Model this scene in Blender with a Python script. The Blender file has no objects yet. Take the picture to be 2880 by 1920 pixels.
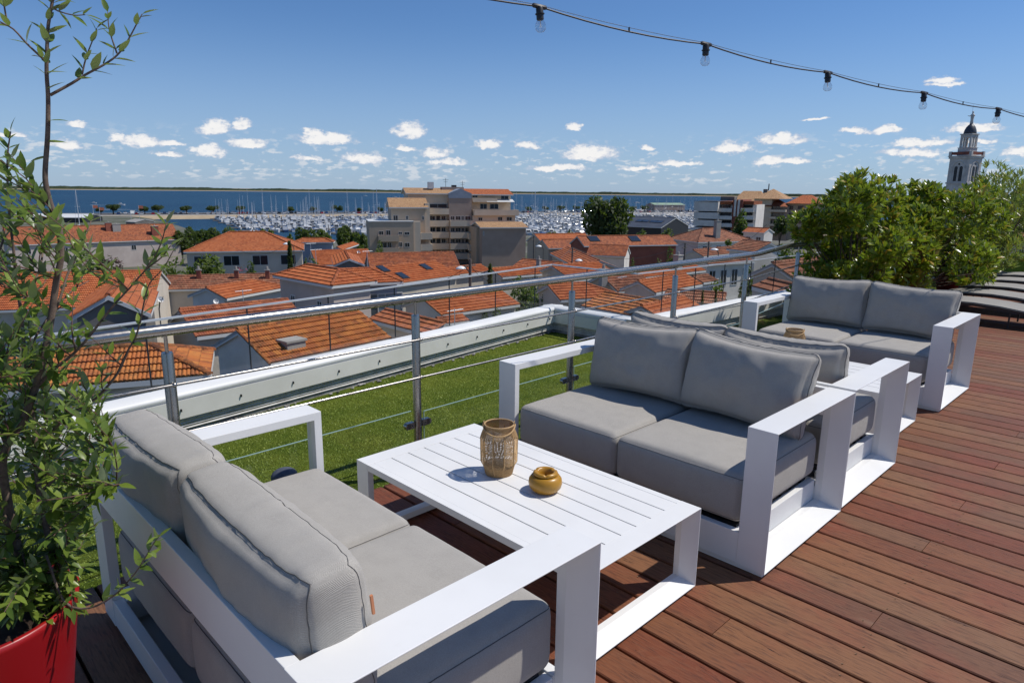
import bpy, math, random
import numpy as np
from mathutils import Vector, Matrix, noise as mnoise
random.seed(7); np.random.seed(7)
S = bpy.context.scene
COL = S.collection
PI = math.pi
# ------------------------------------------------------------------ camera
FL, YAW, PITCH, ROLL, EYE = 1894.86, 0.7909, 0.2200, 0.0109, 1.5694
CAM = np.array([0.0, 0.0, EYE])
def basis():
    cy, sy, cp, sp = math.cos(YAW), math.sin(YAW), math.cos(PITCH), math.sin(PITCH)
    f = np.array([cy*cp, sy*cp, -sp]); r = np.array([sy, -cy, 0.0]); u = np.cross(r, f)
    cr, sr = math.cos(ROLL), math.sin(ROLL)
    return f, r*cr+u*sr, -r*sr+u*cr
FW, RT, UP = basis()
cam = bpy.data.cameras.new('camera'); camo = bpy.data.objects.new('camera', cam); COL.objects.link(camo)
m = Matrix(((RT[0], UP[0], -FW[0], 0), (RT[1], UP[1], -FW[1], 0), (RT[2], UP[2], -FW[2], EYE), (0, 0, 0, 1)))
camo.matrix_world = m
cam.sensor_width = 36; cam.lens = FL/2880*36; cam.clip_start = 0.05; cam.clip_end = 20000
S.camera = camo
# pixel of the 2880x1920 photograph -> ray / point
def ray(px, py):
    return FW + RT*(px-1440)/FL - UP*(py-960)/FL
def atz(px, py, z):
    d = ray(px, py); return CAM + d*((z-EYE)/d[2])
def atd(px, py, D):
    d = ray(px, py); return CAM + d*(D/math.hypot(d[0], d[1]))
# ------------------------------------------------------------------ sun and sky
SUN_AZ = math.radians(-36.0); SUN_EL = math.radians(55.5)
sd = Vector((math.cos(SUN_EL)*math.cos(SUN_AZ), math.cos(SUN_EL)*math.sin(SUN_AZ), math.sin(SUN_EL)))
sl = bpy.data.lights.new('sun', 'SUN'); sl.energy = 4.2; sl.angle = math.radians(0.53); sl.color = (1.0, 0.955, 0.89)
so = bpy.data.objects.new('sun', sl); COL.objects.link(so); so.rotation_euler = sd.to_track_quat('Z', 'Y').to_euler()
S.view_settings.view_transform = 'Standard'; S.view_settings.look = 'None'
S.view_settings.gamma = 1; S.view_settings.use_curve_mapping = False; S.view_settings.exposure = 0.0
W = bpy.data.worlds.new('World'); S.world = W; W.use_nodes = True
class NT:
    """small node-tree helper"""
    def __init__(s, nt): s.nt = nt
    def n(s, typ, **kw):
        x = s.nt.nodes.new(typ)
        for k, v in kw.items(): setattr(x, k, v)
        return x
    def link(s, a, b): s.nt.links.new(a, b)
    def put(s, sock, v):
        if isinstance(v, (int, float)): sock.default_value = v
        elif isinstance(v, tuple): sock.default_value = v if len(sock.default_value) == len(v) else (*v, 1)
        else: s.nt.links.new(v, sock)
    def m(s, op, a, b=0.0, c=None, clamp=False):
        x = s.nt.nodes.new('ShaderNodeMath'); x.operation = op; x.use_clamp = clamp
        s.put(x.inputs[0], a); s.put(x.inputs[1], b)
        if c is not None: s.put(x.inputs[2], c)
        return x.outputs[0]
    def vm(s, op, a, b=(0, 0, 0), out=0):
        x = s.nt.nodes.new('ShaderNodeVectorMath'); x.operation = op
        s.put(x.inputs[0], a); s.put(x.inputs[1], b)
        return x.outputs['Value'] if out else x.outputs[0]
    def mix(s, f, a, b, blend='MIX'):
        x = s.nt.nodes.new('ShaderNodeMix'); x.data_type = 'RGBA'; x.blend_type = blend
        s.put(x.inputs[0], f)
        for i, v in ((6, a), (7, b)):
            if isinstance(v, tuple): x.inputs[i].default_value = (*v[:3], 1)
            else: s.nt.links.new(v, x.inputs[i])
        return x.outputs[2]
    def noise(s, vec, scale, detail=3.0, rough=0.55, dist=0.0, col=False):
        x = s.nt.nodes.new('ShaderNodeTexNoise'); s.put(x.inputs['Vector'], vec)
        x.inputs['Scale'].default_value = scale; x.inputs['Detail'].default_value = detail
        x.inputs['Roughness'].default_value = rough; x.inputs['Distortion'].default_value = dist
        return x.outputs['Color'] if col else x.outputs[0]
    def comb(s, x_, y_, z_=0.0):
        x = s.nt.nodes.new('ShaderNodeCombineXYZ')
        for i, v in enumerate((x_, y_, z_)): s.put(x.inputs[i], v)
        return x.outputs[0]
    def sep(s, v):
        x = s.nt.nodes.new('ShaderNodeSeparateXYZ'); s.link(v, x.inputs[0]); return x.outputs
    def ramp(s, f, stops, interp='LINEAR'):
        x = s.nt.nodes.new('ShaderNodeValToRGB'); x.color_ramp.interpolation = interp
        e = x.color_ramp.elements
        while len(e) < len(stops): e.new(0.5)
        for k, (p, c) in enumerate(stops): e[k].position = p; e[k].color = (*c, 1) if len(c) == 3 else c
        s.put(x.inputs[0], f); return x.outputs[0]
    def smooth(s, v, a, b):
        x = s.nt.nodes.new('ShaderNodeMapRange'); x.interpolation_type = 'SMOOTHSTEP'
        s.put(x.inputs[0], v); x.inputs[1].default_value = a; x.inputs[2].default_value = b
        return x.outputs[0]
def build_world():
    nt = W.node_tree; nt.nodes.clear(); t = NT(nt)
    sky = t.n('ShaderNodeTexSky', sky_type='NISHITA'); sky.sun_disc = False
    sky.sun_elevation = SUN_EL; sky.sun_rotation = math.radians(90)-SUN_AZ
    sky.altitude = 0; sky.air_density = 1.0; sky.dust_density = 0.25; sky.ozone_density = 1.6
    tc = t.n('ShaderNodeTexCoord'); d = tc.outputs['Generated']
    hx, hy = math.cos(YAW), math.sin(YAW)
    fr = t.vm('DOT_PRODUCT', d, (hx, hy, 0.0), 1); ri = t.vm('DOT_PRODUCT', d, (hy, -hx, 0.0), 1)
    az0 = t.m('ARCTAN2', ri, fr); el0 = t.m('ARCSINE', t.sep(d)[2])
    # ragged outlines
    p1 = t.comb(t.m('MULTIPLY', az0, 1.0), t.m('MULTIPLY', el0, 1.7))
    n1 = t.noise(p1, 38, 4, 0.62, col=True); s1 = t.sep(n1)
    az = t.m('ADD', az0, t.m('MULTIPLY', t.m('SUBTRACT', s1[0], 0.5), 0.036))
    el = t.m('ADD', el0, t.m('MULTIPLY', t.m('SUBTRACT', s1[1], 0.5), 0.018))
    clouds = [ # x, y, half width, half height in the photograph's pixels
        (1152, 360, 50, 24), (920, 385, 88, 18), (880, 366, 34, 12), (605, 352, 42, 22), (675, 345, 30, 14), (395, 390, 52, 20), (330, 385, 28, 12),
        (215, 347, 34, 10), (185, 402, 44, 15), (585, 418, 48, 15), (700, 400, 58, 12), (1020, 440, 62, 16), (1222, 423, 42, 16), (1480, 405, 40, 13),
        (1655, 424, 82, 23), (1612, 354, 26, 11), (1820, 414, 24, 8), (2056, 411, 58, 17), (2200, 385, 78, 16), (2170, 450, 50, 14),
        (2490, 362, 48, 12), (2400, 362, 46, 10), (2590, 398, 84, 13), (2740, 355, 80, 14), (2640, 222, 46, 9), (2655, 234, 52, 6), (2570, 425, 90, 11),
        (2230, 448, 36, 12), (2880, 420, 60, 14), (1570, 470, 90, 9), (1140, 414, 30, 8), (470, 395, 60, 10), (1375, 400, 36, 14), (1900, 456, 70, 8),
        (860, 442, 44, 8), (30, 378, 50, 9), (1255, 452, 56, 9), (1800, 470, 60, 7), (480, 430, 46, 7), (2290, 333, 40, 5), (2750, 395, 60, 8), (3050, 380, 90, 20), (-160, 390, 90, 18), (-400, 370, 80, 16), (3300, 410, 90, 18)]
    f = None
    for (x, y, w, h) in clouds:
        r = ray(x, y); a = math.atan2(r@np.array([hy, -hx, 0]), r@np.array([hx, hy, 0])); e = math.atan2(r[2], math.hypot(r[0], r[1]))
        k = math.cos(a)**2/FL
        u = t.m('MULTIPLY', t.m('SUBTRACT', az, a), 1/(w*k*1.18))
        v = t.m('MULTIPLY', t.m('SUBTRACT', el, e-0.5*h/FL), 1/(h*1.5/FL*math.cos(a)))
        v2 = t.m('MAXIMUM', v, t.m('MULTIPLY', v, -1.9))
        q = t.m('SUBTRACT', 1.0, t.m('MULTIPLY_ADD', u, u, t.m('MULTIPLY', v2, v2)))
        f = q if f is None else t.m('MAXIMUM', f, q)
    n2 = t.noise(t.comb(az0, t.m('MULTIPLY', el0, 1.5)), 120, 5, 0.62)
    body = t.m('ADD', f, t.m('MULTIPLY', t.m('SUBTRACT', n2, 0.5), 1.5))
    a1 = t.smooth(body, 0.0, 0.75)
    # scattered small fair-weather puffs low over the water, on every side
    lay = t.comb(t.m('MULTIPLY', az0, 95.0), t.m('MULTIPLY', t.m('POWER', t.m('MAXIMUM', el0, 0.0005), 0.75), 150.0))
    n3 = t.noise(lay, 0.62, 4, 0.55)
    n4 = t.noise(t.comb(t.m('MULTIPLY', az0, 6.0), t.m('MULTIPLY', el0, 20.0)), 1.0, 2)
    band = t.m('MULTIPLY', t.smooth(el0, 0.003, 0.02), t.m('SUBTRACT', 1.0, t.smooth(el0, 0.045, 0.085)))
    a2 = t.m('MULTIPLY', t.smooth(t.m('ADD', n3, t.m('MULTIPLY', t.m('SUBTRACT', n4, 0.5), 0.45)), 0.53, 0.68), t.m('MULTIPLY', band, 0.60))
    veil = t.m('MULTIPLY', t.m('SUBTRACT', 1.0, t.smooth(el0, 0.0, 0.24)), 0.55)
    shade = t.smooth(t.m('ADD', body, t.m('MULTIPLY', t.m('SUBTRACT', s1[2], 0.5), 1.2)), 0.15, 0.95)
    ccol = t.mix(shade, (6.2, 6.9, 8.4), (11.2, 11.0, 10.8))
    hue = t.mix(1.0, sky.outputs[0], (0.61, 0.87, 1.22), 'MULTIPLY')
    c0 = t.mix(veil, hue, (4.6, 6.1, 8.9))
    c1 = t.mix(a2, c0, (9.0, 9.2, 9.6))
    c2 = t.mix(t.m('MULTIPLY', a1, 0.94), c1, ccol)
    bg = t.n('ShaderNodeBackground'); t.link(c2, bg.inputs[0]); bg.inputs[1].default_value = 0.084
    out = t.n('ShaderNodeOutputWorld'); t.link(bg.outputs[0], out.inputs[0])
build_world()
try:
    W.cycles.sampling_method = 'MANUAL'; W.cycles.sample_map_resolution = 512
except Exception: pass
# ------------------------------------------------------------------ mesh helpers
class MB:
    def __init__(s): s.v = []; s.f = []; s.uv = {}; s.mi = []; s.cur = 0; s.use_uv = False
    def add(s, vs, fs, mi=None):
        b = len(s.v); s.v.extend([tuple(map(float, p)) for p in vs])
        for f in fs: s.f.append(tuple(b+i for i in f)); s.mi.append(s.cur if mi is None else mi)
        return b
    def box(s, x0, x1, y0, y1, z0, z1, mi=None):
        v = [(x0, y0, z0), (x1, y0, z0), (x1, y1, z0), (x0, y1, z0), (x0, y0, z1), (x1, y0, z1), (x1, y1, z1), (x0, y1, z1)]
        s.add(v, [(3, 2, 1, 0), (4, 5, 6, 7), (0, 1, 5, 4), (1, 2, 6, 5), (2, 3, 7, 6), (3, 0, 4, 7)], mi); return s
    def obox(s, o, ax, ay, az, mi=None):
        """oriented box: corner o, edge vectors"""
        o, ax, ay, az = map(np.array, (o, ax, ay, az))
        v = [o, o+ax, o+ax+ay, o+ay, o+az, o+ax+az, o+ax+ay+az, o+ay+az]
        s.add(v, [(3, 2, 1, 0), (4, 5, 6, 7), (0, 1, 5, 4), (1, 2, 6, 5), (2, 3, 7, 6), (3, 0, 4, 7)], mi); return s
    def prism(s, poly, z0, z1, mi=None):
        n = len(poly); v = [(p[0], p[1], z0) for p in poly]+[(p[0], p[1], z1) for p in poly]
        s.add(v, [tuple(range(n-1, -1, -1)), tuple(range(n, 2*n))]+[(i, (i+1) % n, n+(i+1) % n, n+i) for i in range(n)], mi); return s
    def extr(s, poly, vec, mi=None):
        """polygon of 3d points extruded along vec"""
        n = len(poly); vec = np.array(vec); v = [np.array(p) for p in poly]; v += [p+vec for p in v]
        s.add(v, [tuple(range(n-1, -1, -1)), tuple(range(n, 2*n))]+[(i, (i+1) % n, n+(i+1) % n, n+i) for i in range(n)], mi); return s
    def tube(s, pts, r, n=6, caps=True, mi=None):
        pts = [np.array(p, float) for p in pts]; k = len(pts)
        rs = r if isinstance(r, (list, tuple, np.ndarray)) else [r]*k
        t0 = pts[1]-pts[0]; a = np.cross(t0, (0, 0, 1.0))
        if np.linalg.norm(a) < 1e-6*max(np.linalg.norm(t0), 1e-9) or np.linalg.norm(a) < 1e-9: a = np.array([1.0, 0, 0])
        a = a/np.linalg.norm(a); vs = []
        for i in range(k):
            t = pts[min(i+1, k-1)]-pts[max(i-1, 0)]; t = t/(np.linalg.norm(t)+1e-12)
            a = a-t*(a@t); a = a/(np.linalg.norm(a)+1e-12); b = np.cross(t, a)
            for j in range(n):
                w = 2*PI*j/n; vs.append(pts[i]+rs[i]*(a*math.cos(w)+b*math.sin(w)))
        fs = [(i*n+j, i*n+(j+1) % n, (i+1)*n+(j+1) % n, (i+1)*n+j) for i in range(k-1) for j in range(n)]
        if caps: fs += [tuple(range(n-1, -1, -1)), tuple(range((k-1)*n, k*n))]
        s.add(vs, fs, mi); return s
    def lathe(s, prof, c=(0, 0, 0), n=24, mi=None, cap=True):
        vs = [(c[0]+r*math.cos(2*PI*j/n), c[1]+r*math.sin(2*PI*j/n), c[2]+z) for r, z in prof for j in range(n)]
        k = len(prof); fs = [(i*n+j, i*n+(j+1) % n, (i+1)*n+(j+1) % n, (i+1)*n+j) for i in range(k-1) for j in range(n)]
        if cap: fs += [tuple(range(n-1, -1, -1)), tuple(range((k-1)*n, k*n))]
        s.add(vs, fs, mi); return s
    def ell(s, c, rx, ry, rz, n=12, k=8, mi=None, jit=0.0):
        pr = []
        vs = []
        for i in range(k+1):
            th = PI*i/k
            for j in range(n):
                w = 2*PI*j/n; q = 1+random.uniform(-jit, jit)
                vs.append((c[0]+rx*q*math.sin(th)*math.cos(w), c[1]+ry*q*math.sin(th)*math.sin(w), c[2]-rz*q*math.cos(th)))
        s.add(vs, [(i*n+j, i*n+(j+1) % n, (i+1)*n+(j+1) % n, (i+1)*n+j) for i in range(k) for j in range(n)], mi); return s
    def mesh(s, name, mats, smooth=False, merge=False):
        me = bpy.data.meshes.new(name); me.from_pydata(s.v, [], s.f)
        for mt in (mats if isinstance(mats, (list, tuple)) else [mats]): me.materials.append(mt)
        if any(s.mi): me.polygons.foreach_set('material_index', s.mi)
        if smooth: me.polygons.foreach_set('use_smooth', [True]*len(s.f))
        if s.uv:
            l = me.uv_layers.new(name='UVMap'); arr = np.zeros((len(me.loops), 2), np.float32)
            vi = np.empty(len(me.loops), np.int32); me.loops.foreach_get('vertex_index', vi)
            table = np.zeros((len(s.v), 2), np.float32)
            for b, a in s.uv.items(): table[b:b+len(a)] = a
            arr = table[vi]; l.data.foreach_set('uv', arr.ravel())
        me.update(); return me
def link(name, me, parent=None, kind=None, label=None, cat=None, group=None, loc=None, rz=None):
    o = bpy.data.objects.new(name, me); COL.objects.link(o)
    if parent is not None: o.parent = parent
    if kind: o['kind'] = kind
    if label: o['label'] = label
    if cat: o['category'] = cat
    if group: o['group'] = group
    if loc is not None: o.location = loc
    if rz is not None: o.rotation_euler = (0, 0, rz)
    return o
def obj(name, mb, mat, parent=None, smooth=False, **kw):
    return link(name, mb.mesh(name, mat, smooth), parent, **kw)
def thing(name, label, cat, loc=(0, 0, 0), rz=0.0, group=None):
    return link(name, None, None, None, label, cat, group, loc, rz)
def bevel(o, w=0.003, seg=2):
    b = o.modifiers.new('bevel', 'BEVEL'); b.width = w; b.segments = seg; b.limit_method = 'ANGLE'; b.angle_limit = 0.6
    return o
def smooth_angle(o, a=0.6):
    me = o.data; me.polygons.foreach_set('use_smooth', [True]*len(me.polygons))
    try: me.set_sharp_from_angle(angle=a)
    except Exception: pass
    return o
# ------------------------------------------------------------------ materials
def mat(name, base=(0.5, 0.5, 0.5), rough=0.6, metal=0.0, spec=0.5, fn=None, **kw):
    mt = bpy.data.materials.new(name); mt.use_nodes = True; nt = mt.node_tree; t = NT(nt)
    b = nt.nodes['Principled BSDF']; b.inputs['Base Color'].default_value = (*base, 1)
    b.inputs['Roughness'].default_value = rough; b.inputs['Metallic'].default_value = metal
    b.inputs['Specular IOR Level'].default_value = spec
    for k, v in kw.items(): b.inputs[k.replace('_', ' ')].default_value = v
    if fn: fn(t, b)
    return mt
def bump(t, b, h, dist=0.01, strength=1.0):
    x = t.n('ShaderNodeBump'); t.link(h, x.inputs['Height']); x.inputs['Distance'].default_value = dist; x.inputs['Strength'].default_value = strength
    t.link(x.outputs[0], b.inputs['Normal'])
def objco(t): return t.n('ShaderNodeTexCoord').outputs['Object']
def pos(t): return t.n('ShaderNodeNewGeometry').outputs['Position']
def island(t): return t.n('ShaderNodeNewGeometry').outputs['Random Per Island']
def orand(t): return t.n('ShaderNodeObjectInfo').outputs['Random']
def varied(name, a, b_, scale=2.0, rough=0.8, bmp=0.0, spec=0.3, metal=0.0, detail=5, coord='pos', bscale=None):
    def fn(t, b):
        c = pos(t) if coord == 'pos' else objco(t)
        n = t.noise(c, scale, detail, 0.6)
        t.link(t.mix(t.smooth(n, 0.3, 0.7), a, b_), b.inputs['Base Color'])
        if bmp: bump(t, b, t.noise(c, bscale or scale*12, 4, 0.6), bmp)
    return mat(name, a, rough, metal, spec, fn)
M = {}
def fn_white(t, b):
    p = pos(t); n = t.noise(p, 3.0, 4); n2 = t.noise(p, 26, 5, 0.7)
    c = t.mix(t.smooth(n, 0.35, 0.75), (0.745, 0.74, 0.72), (0.70, 0.695, 0.675))
    t.link(t.mix(t.m('MULTIPLY', t.smooth(n2, 0.6, 0.8), 0.25), c, (0.62, 0.60, 0.56)), b.inputs['Base Color'])
    bump(t, b, t.noise(p, 900, 2), 0.0003, 0.4)
M['white'] = mat('white_powder_coat', rough=0.42, spec=0.4, fn=fn_white)
def fabric(name, ca, cb, scale=1.0):
    def fn(t, b):
        c = objco(t); s = t.sep(c)
        # herringbone weave: diagonal threads that turn every 12 mm
        band = t.m('PINGPONG', t.m('ADD', s[0], t.m('MULTIPLY', s[2], 0.0)), 0.006)
        wv = t.m('SINE', t.m('MULTIPLY', t.m('ADD', t.m('ADD', s[1], s[2]), t.m('MULTIPLY', band, 1.6)), 2*PI/0.0042))
        n = t.noise(c, 14, 5, 0.65); fine = t.noise(c, 420, 3, 0.7)
        k = t.m('ADD', t.m('MULTIPLY', wv, 0.11), t.m('MULTIPLY_ADD', fine, 0.9, 0.02))
        col = t.mix(t.m('MULTIPLY', k, 1.0, clamp=True), ca, cb)
        t.link(t.mix(t.m('MULTIPLY', t.smooth(n, 0.35, 0.75), 0.16), col, tuple(x*0.8 for x in ca)), b.inputs['Base Color'])
        bump(t, b, t.m('ADD', t.m('MULTIPLY', wv, 0.3), fine), 0.0012, 0.55)
    return mat(name, ca, 0.92, 0, 0.15, fn, Sheen_Weight=0.12)
M['fabric'] = fabric('grey_outdoor_fabric', (0.250, 0.233, 0.207), (0.52, 0.488, 0.438))
M['fabric_dark'] = mat('dark_seam_thread', (0.10, 0.097, 0.094), 0.9)
def fn_wood(t, b):
    c = pos(t); r = orand(t)
    st = t.comb(t.m('MULTIPLY_ADD', t.sep(c)[0], 1.0, 0.0), t.m('MULTIPLY', t.sep(c)[1], 0.09), t.m('MULTIPLY', r, 37.0))
    wob = t.noise(t.comb(t.sep(c)[0], t.m('MULTIPLY', t.sep(c)[1], 0.35), t.m('MULTIPLY', r, 37.0)), 7, 3, 0.6, 0.5)
    grain = t.noise(st, 130, 6, 0.62, 0.6)
    ring = t.m('SINE', t.m('MULTIPLY_ADD', wob, 60.0, t.m('MULTIPLY', t.sep(c)[0], 260.0)))
    base = t.ramp(t.m('ADD', t.m('MULTIPLY', r, 0.9), t.m('MULTIPLY', wob, 0.2), clamp=True),
                  [(0.05, (0.165, 0.043, 0.017)), (0.3, (0.172, 0.060, 0.025)), (0.5, (0.220, 0.092, 0.038)), (0.75, (0.200, 0.096, 0.045)), (1.0, (0.135, 0.056, 0.030))])
    big = t.noise(c, 2.2, 4, 0.6)
    base = t.mix(t.m('MULTIPLY', t.smooth(big, 0.45, 0.72), 0.6), base, (0.22, 0.052, 0.026))
    base = t.mix(t.m('MULTIPLY', t.smooth(grain, 0.45, 0.72), 0.72), base, (0.045, 0.018, 0.012))
    base = t.mix(t.m('MULTIPLY', t.smooth(ring, 0.2, 1.0), 0.16), base, (0.24, 0.11, 0.055))
    # knots
    v = t.n('ShaderNodeTexVoronoi'); t.link(t.comb(t.m('MULTIPLY', t.sep(c)[0], 6.5), t.m('MULTIPLY', t.sep(c)[1], 2.3), t.m('MULTIPLY', r, 51.0)), v.inputs['Vector']); v.inputs['Scale'].default_value = 1.0
    kn = t.m('MULTIPLY', t.m('SUBTRACT', 1.0, t.smooth(v.outputs['Distance'], 0.03, 0.16)), 0.75)
    base = t.mix(kn, base, (0.20, 0.105, 0.062))
    crack = t.m('MULTIPLY', t.smooth(t.noise(st, 60, 8, 0.7, 1.5), 0.64, 0.69), 0.85)
    base = t.mix(crack, base, (0.018, 0.008, 0.007))
    dirt = t.noise(c, 9, 5, 0.7)
    grey = t.noise(c, 0.9, 4, 0.6)
    base = t.mix(t.m('MULTIPLY', t.smooth(grey, 0.5, 0.75), 0.3), base, (0.095, 0.045, 0.028))
    base = t.mix(t.m('MULTIPLY', t.smooth(dirt, 0.55, 0.8), 0.30), base, (0.10, 0.062, 0.05))
    t.link(base, b.inputs['Base Color'])
    t.link(t.m('MULTIPLY_ADD', grain, 0.25, 0.50), b.inputs['Roughness'])
    bump(t, b, t.m('SUBTRACT', t.m('ADD', grain, t.m('MULTIPLY', ring, 0.12)), t.m('MULTIPLY', crack, 1.2)), 0.0022, 0.8)
M['wood'] = mat('red_brown_decking', rough=0.55, spec=0.34, fn=fn_wood)
M['joist'] = mat('dark_joist', (0.03, 0.016, 0.012), 0.9)
M['screw'] = mat('brass_screw', (0.20, 0.13, 0.08), 0.5, 0.8)
def fn_steel(t, b):
    c = objco(t); n = t.noise(c, 40, 5, 0.7)
    t.link(t.m('MULTIPLY_ADD', n, 0.25, 0.16), b.inputs['Roughness'])
    t.link(t.mix(t.smooth(n, 0.55, 0.8), (0.36, 0.335, 0.305), (0.27, 0.245, 0.22)), b.inputs['Base Color'])
M['steel'] = mat('stainless_steel', (0.6, 0.59, 0.57), 0.2, 1.0, fn=fn_steel)
def glass_mat(name, tint=(0.93, 0.97, 0.95), refl=1.0):
    mt = bpy.data.materials.new(name); mt.use_nodes = True; t = NT(mt.node_tree); mt.node_tree.nodes.clear()
    tr = t.n('ShaderNodeBsdfTransparent'); tr.inputs[0].default_value = (*tint, 1)
    gl = t.n('ShaderNodeBsdfGlossy'); gl.inputs['Roughness'].default_value = 0.02
    fr = t.n('ShaderNodeLayerWeight'); fr.inputs[0].default_value = 0.5
    mx = t.n('ShaderNodeMixShader'); t.link(t.m('MULTIPLY_ADD', t.m('POWER', fr.outputs['Facing'], 4.0), 0.75*refl, 0.05*refl), mx.inputs[0]); t.link(tr.outputs[0], mx.inputs[1]); t.link(gl.outputs[0], mx.inputs[2])
    o = t.n('ShaderNodeOutputMaterial'); t.link(mx.outputs[0], o.inputs[0]); return mt
M['glass'] = glass_mat('clear_panel_glass', (0.985, 0.992, 0.988), refl=0.35)
M['bulbglass'] = glass_mat('bulb_glass', (0.90, 0.91, 0.92), 1.9)
M['glassedge'] = mat('glass_edge', (0.30, 0.42, 0.36), 0.15, 0, 0.6)
M['alu'] = mat('aluminium_strip', (0.72, 0.73, 0.74), 0.35, 0.5)
def fn_turf(t, b):
    c = pos(t); n = t.noise(c, 2.2, 5, 0.65); f = t.noise(c, 260, 4, 0.7)
    a = t.mix(t.smooth(n, 0.35, 0.7), (0.105, 0.155, 0.014), (0.20, 0.235, 0.028))
    t.link(t.mix(t.smooth(f, 0.35, 0.75), t.mix(0.5, a, (0.02, 0.035, 0.006)), a), b.inputs['Base Color'])
    bump(t, b, f, 0.01)
M['turf'] = mat('turf_mat', rough=0.9, spec=0.1, fn=fn_turf)
def fn_blade(t, b):
    c = pos(t); n = t.noise(c, 1.6, 5, 0.65); i = island(t)
    a = t.mix(t.smooth(n, 0.35, 0.72), (0.145, 0.215, 0.018), (0.28, 0.325, 0.040))
    a = t.mix(t.m('MULTIPLY', i, 0.6), a, (0.30, 0.36, 0.08)); n2 = t.noise(c, 14, 3, 0.6)
    t.link(t.mix(t.m('MULTIPLY', t.smooth(n2, 0.5, 0.8), 0.5), a, (0.08, 0.14, 0.018)), b.inputs['Base Color'])
M['blade'] = mat('turf_blade', rough=0.5, spec=0.3, fn=fn_blade)
M['coping'] = varied('cream_coping', (0.70, 0.69, 0.63), (0.62, 0.61, 0.55), 3.0, 0.45, 0.0)
M['copingtop'] = varied('white_coping', (0.74, 0.74, 0.72), (0.66, 0.66, 0.64), 3.0, 0.45, 0.0)
M['render'] = varied('stained_render', (0.42, 0.40, 0.37), (0.16, 0.15, 0.14), 7.0, 0.9, 0.006)
def fn_rib(t, b):
    z = t.sep(pos(t))[2]; w = t.m('SINE', t.m('MULTIPLY', z, 2*PI/0.019)); n = t.noise(pos(t), 9, 5, 0.7)
    t.link(t.mix(t.smooth(n, 0.4, 0.7), (0.60, 0.58, 0.54), (0.42, 0.40, 0.37)), b.inputs['Base Color']); bump(t, b, w, 0.003)
M['rib'] = mat('ribbed_upstand', rough=0.5, fn=fn_rib)
M['black'] = mat('black_plastic', (0.018, 0.018, 0.02), 0.45)
M['filament'] = mat('filament_support', (0.75, 0.70, 0.62), 0.3)
def fn_wick(t, b):
    i = t.noise(pos(t), 330, 3, 0.7)
    t.link(t.ramp(i, [(0.25, (0.20, 0.105, 0.04)), (0.5, (0.45, 0.28, 0.12)), (0.75, (0.62, 0.44, 0.23))]), b.inputs['Base Color']); bump(t, b, i, 0.001)
M['wicker'] = mat('golden_wicker', rough=0.65, fn=fn_wick)
M['wickerdark'] = mat('brown_wicker_band', (0.22, 0.12, 0.05), 0.75)
def fn_ash(t, b):
    n = t.noise(pos(t), 24, 4); t.link(t.mix(t.smooth(n, 0.4, 0.75), (0.40, 0.20, 0.018), (0.33, 0.155, 0.012)), b.inputs['Base Color'])
M['mustard'] = mat('mustard_glaze', rough=0.33, spec=0.5, fn=fn_ash)
M['stone'] = varied('slate_pebble', (0.085, 0.095, 0.125), (0.065, 0.072, 0.095), 30, 0.6, 0.0004)
M['redpot'] = mat('glossy_red_pot', (0.29, 0.006, 0.008), 0.38, 0, 0.5)
M['darkred'] = mat('dark_red_pot', (0.16, 0.012, 0.014), 0.4)
M['limepot'] = mat('lime_green_planter', (0.13, 0.27, 0.02), 0.5)
M['soil'] = varied('soil', (0.05, 0.03, 0.02), (0.09, 0.06, 0.04), 40, 0.95, 0.01)
M['tag'] = mat('leather_tag', (0.52, 0.20, 0.09), 0.7)
def leafmat(name, a, b_, under, gloss=0.35, yellow=0.0):
    def fn(t, b):
        i = island(t); r = orand(t); k = t.m('FRACT', t.m('ADD', i, r))
        c = t.mix(k, a, b_)
        if yellow: c = t.mix(t.smooth(k, 1-yellow, 1-yellow*0.5), c, (0.42, 0.27, 0.03))
        bf = t.n('ShaderNodeNewGeometry').outputs['Backfacing']
        t.link(t.mix(bf, c, under), b.inputs['Base Color'])
        # light through the blade
        nt = t.nt; out = nt.nodes['Material Output']; tl = t.n('ShaderNodeBsdfTranslucent'); t.link(t.mix(0.5, c, (0.25, 0.38, 0.02)), tl.inputs[0])
        mx = t.n('ShaderNodeMixShader'); mx.inputs[0].default_value = 0.36; t.link(b.outputs[0], mx.inputs[1]); t.link(tl.outputs[0], mx.inputs[2]); t.link(mx.outputs[0], out.inputs[0])
    return mat(name, a, gloss, 0, 0.5, fn)
M['olive'] = leafmat('olive_leaf', (0.08, 0.14, 0.022), (0.21, 0.28, 0.042), (0.24, 0.29, 0.17), 0.34)
M['pitt'] = leafmat('glossy_shrub_leaf', (0.10, 0.17, 0.010), (0.31, 0.34, 0.028), (0.21, 0.25, 0.05), 0.26, 0.14)
M['oleander'] = leafmat('narrow_leaf', (0.13, 0.18, 0.022), (0.34, 0.37, 0.075), (0.26, 0.3, 0.11), 0.3, 0.15)
M['drygrass'] = varied('dry_stalk', (0.24, 0.12, 0.05), (0.38, 0.23, 0.09), 20, 0.7)
M['tree'] = leafmat('tree_leaf', (0.030, 0.055, 0.010), (0.085, 0.115, 0.022), (0.05, 0.08, 0.02), 0.6)
M['treelight'] = leafmat('light_tree_leaf', (0.055, 0.09, 0.012), (0.14, 0.18, 0.03), (0.09, 0.12, 0.03), 0.6)
M['pine'] = leafmat('pine_needles', (0.022, 0.040, 0.012), (0.060, 0.085, 0.022), (0.03, 0.05, 0.015), 0.6)
M['flower'] = leafmat('pink_blossom', (0.30, 0.02, 0.08), (0.48, 0.05, 0.13), (0.3, 0.03, 0.09), 0.6)
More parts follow.
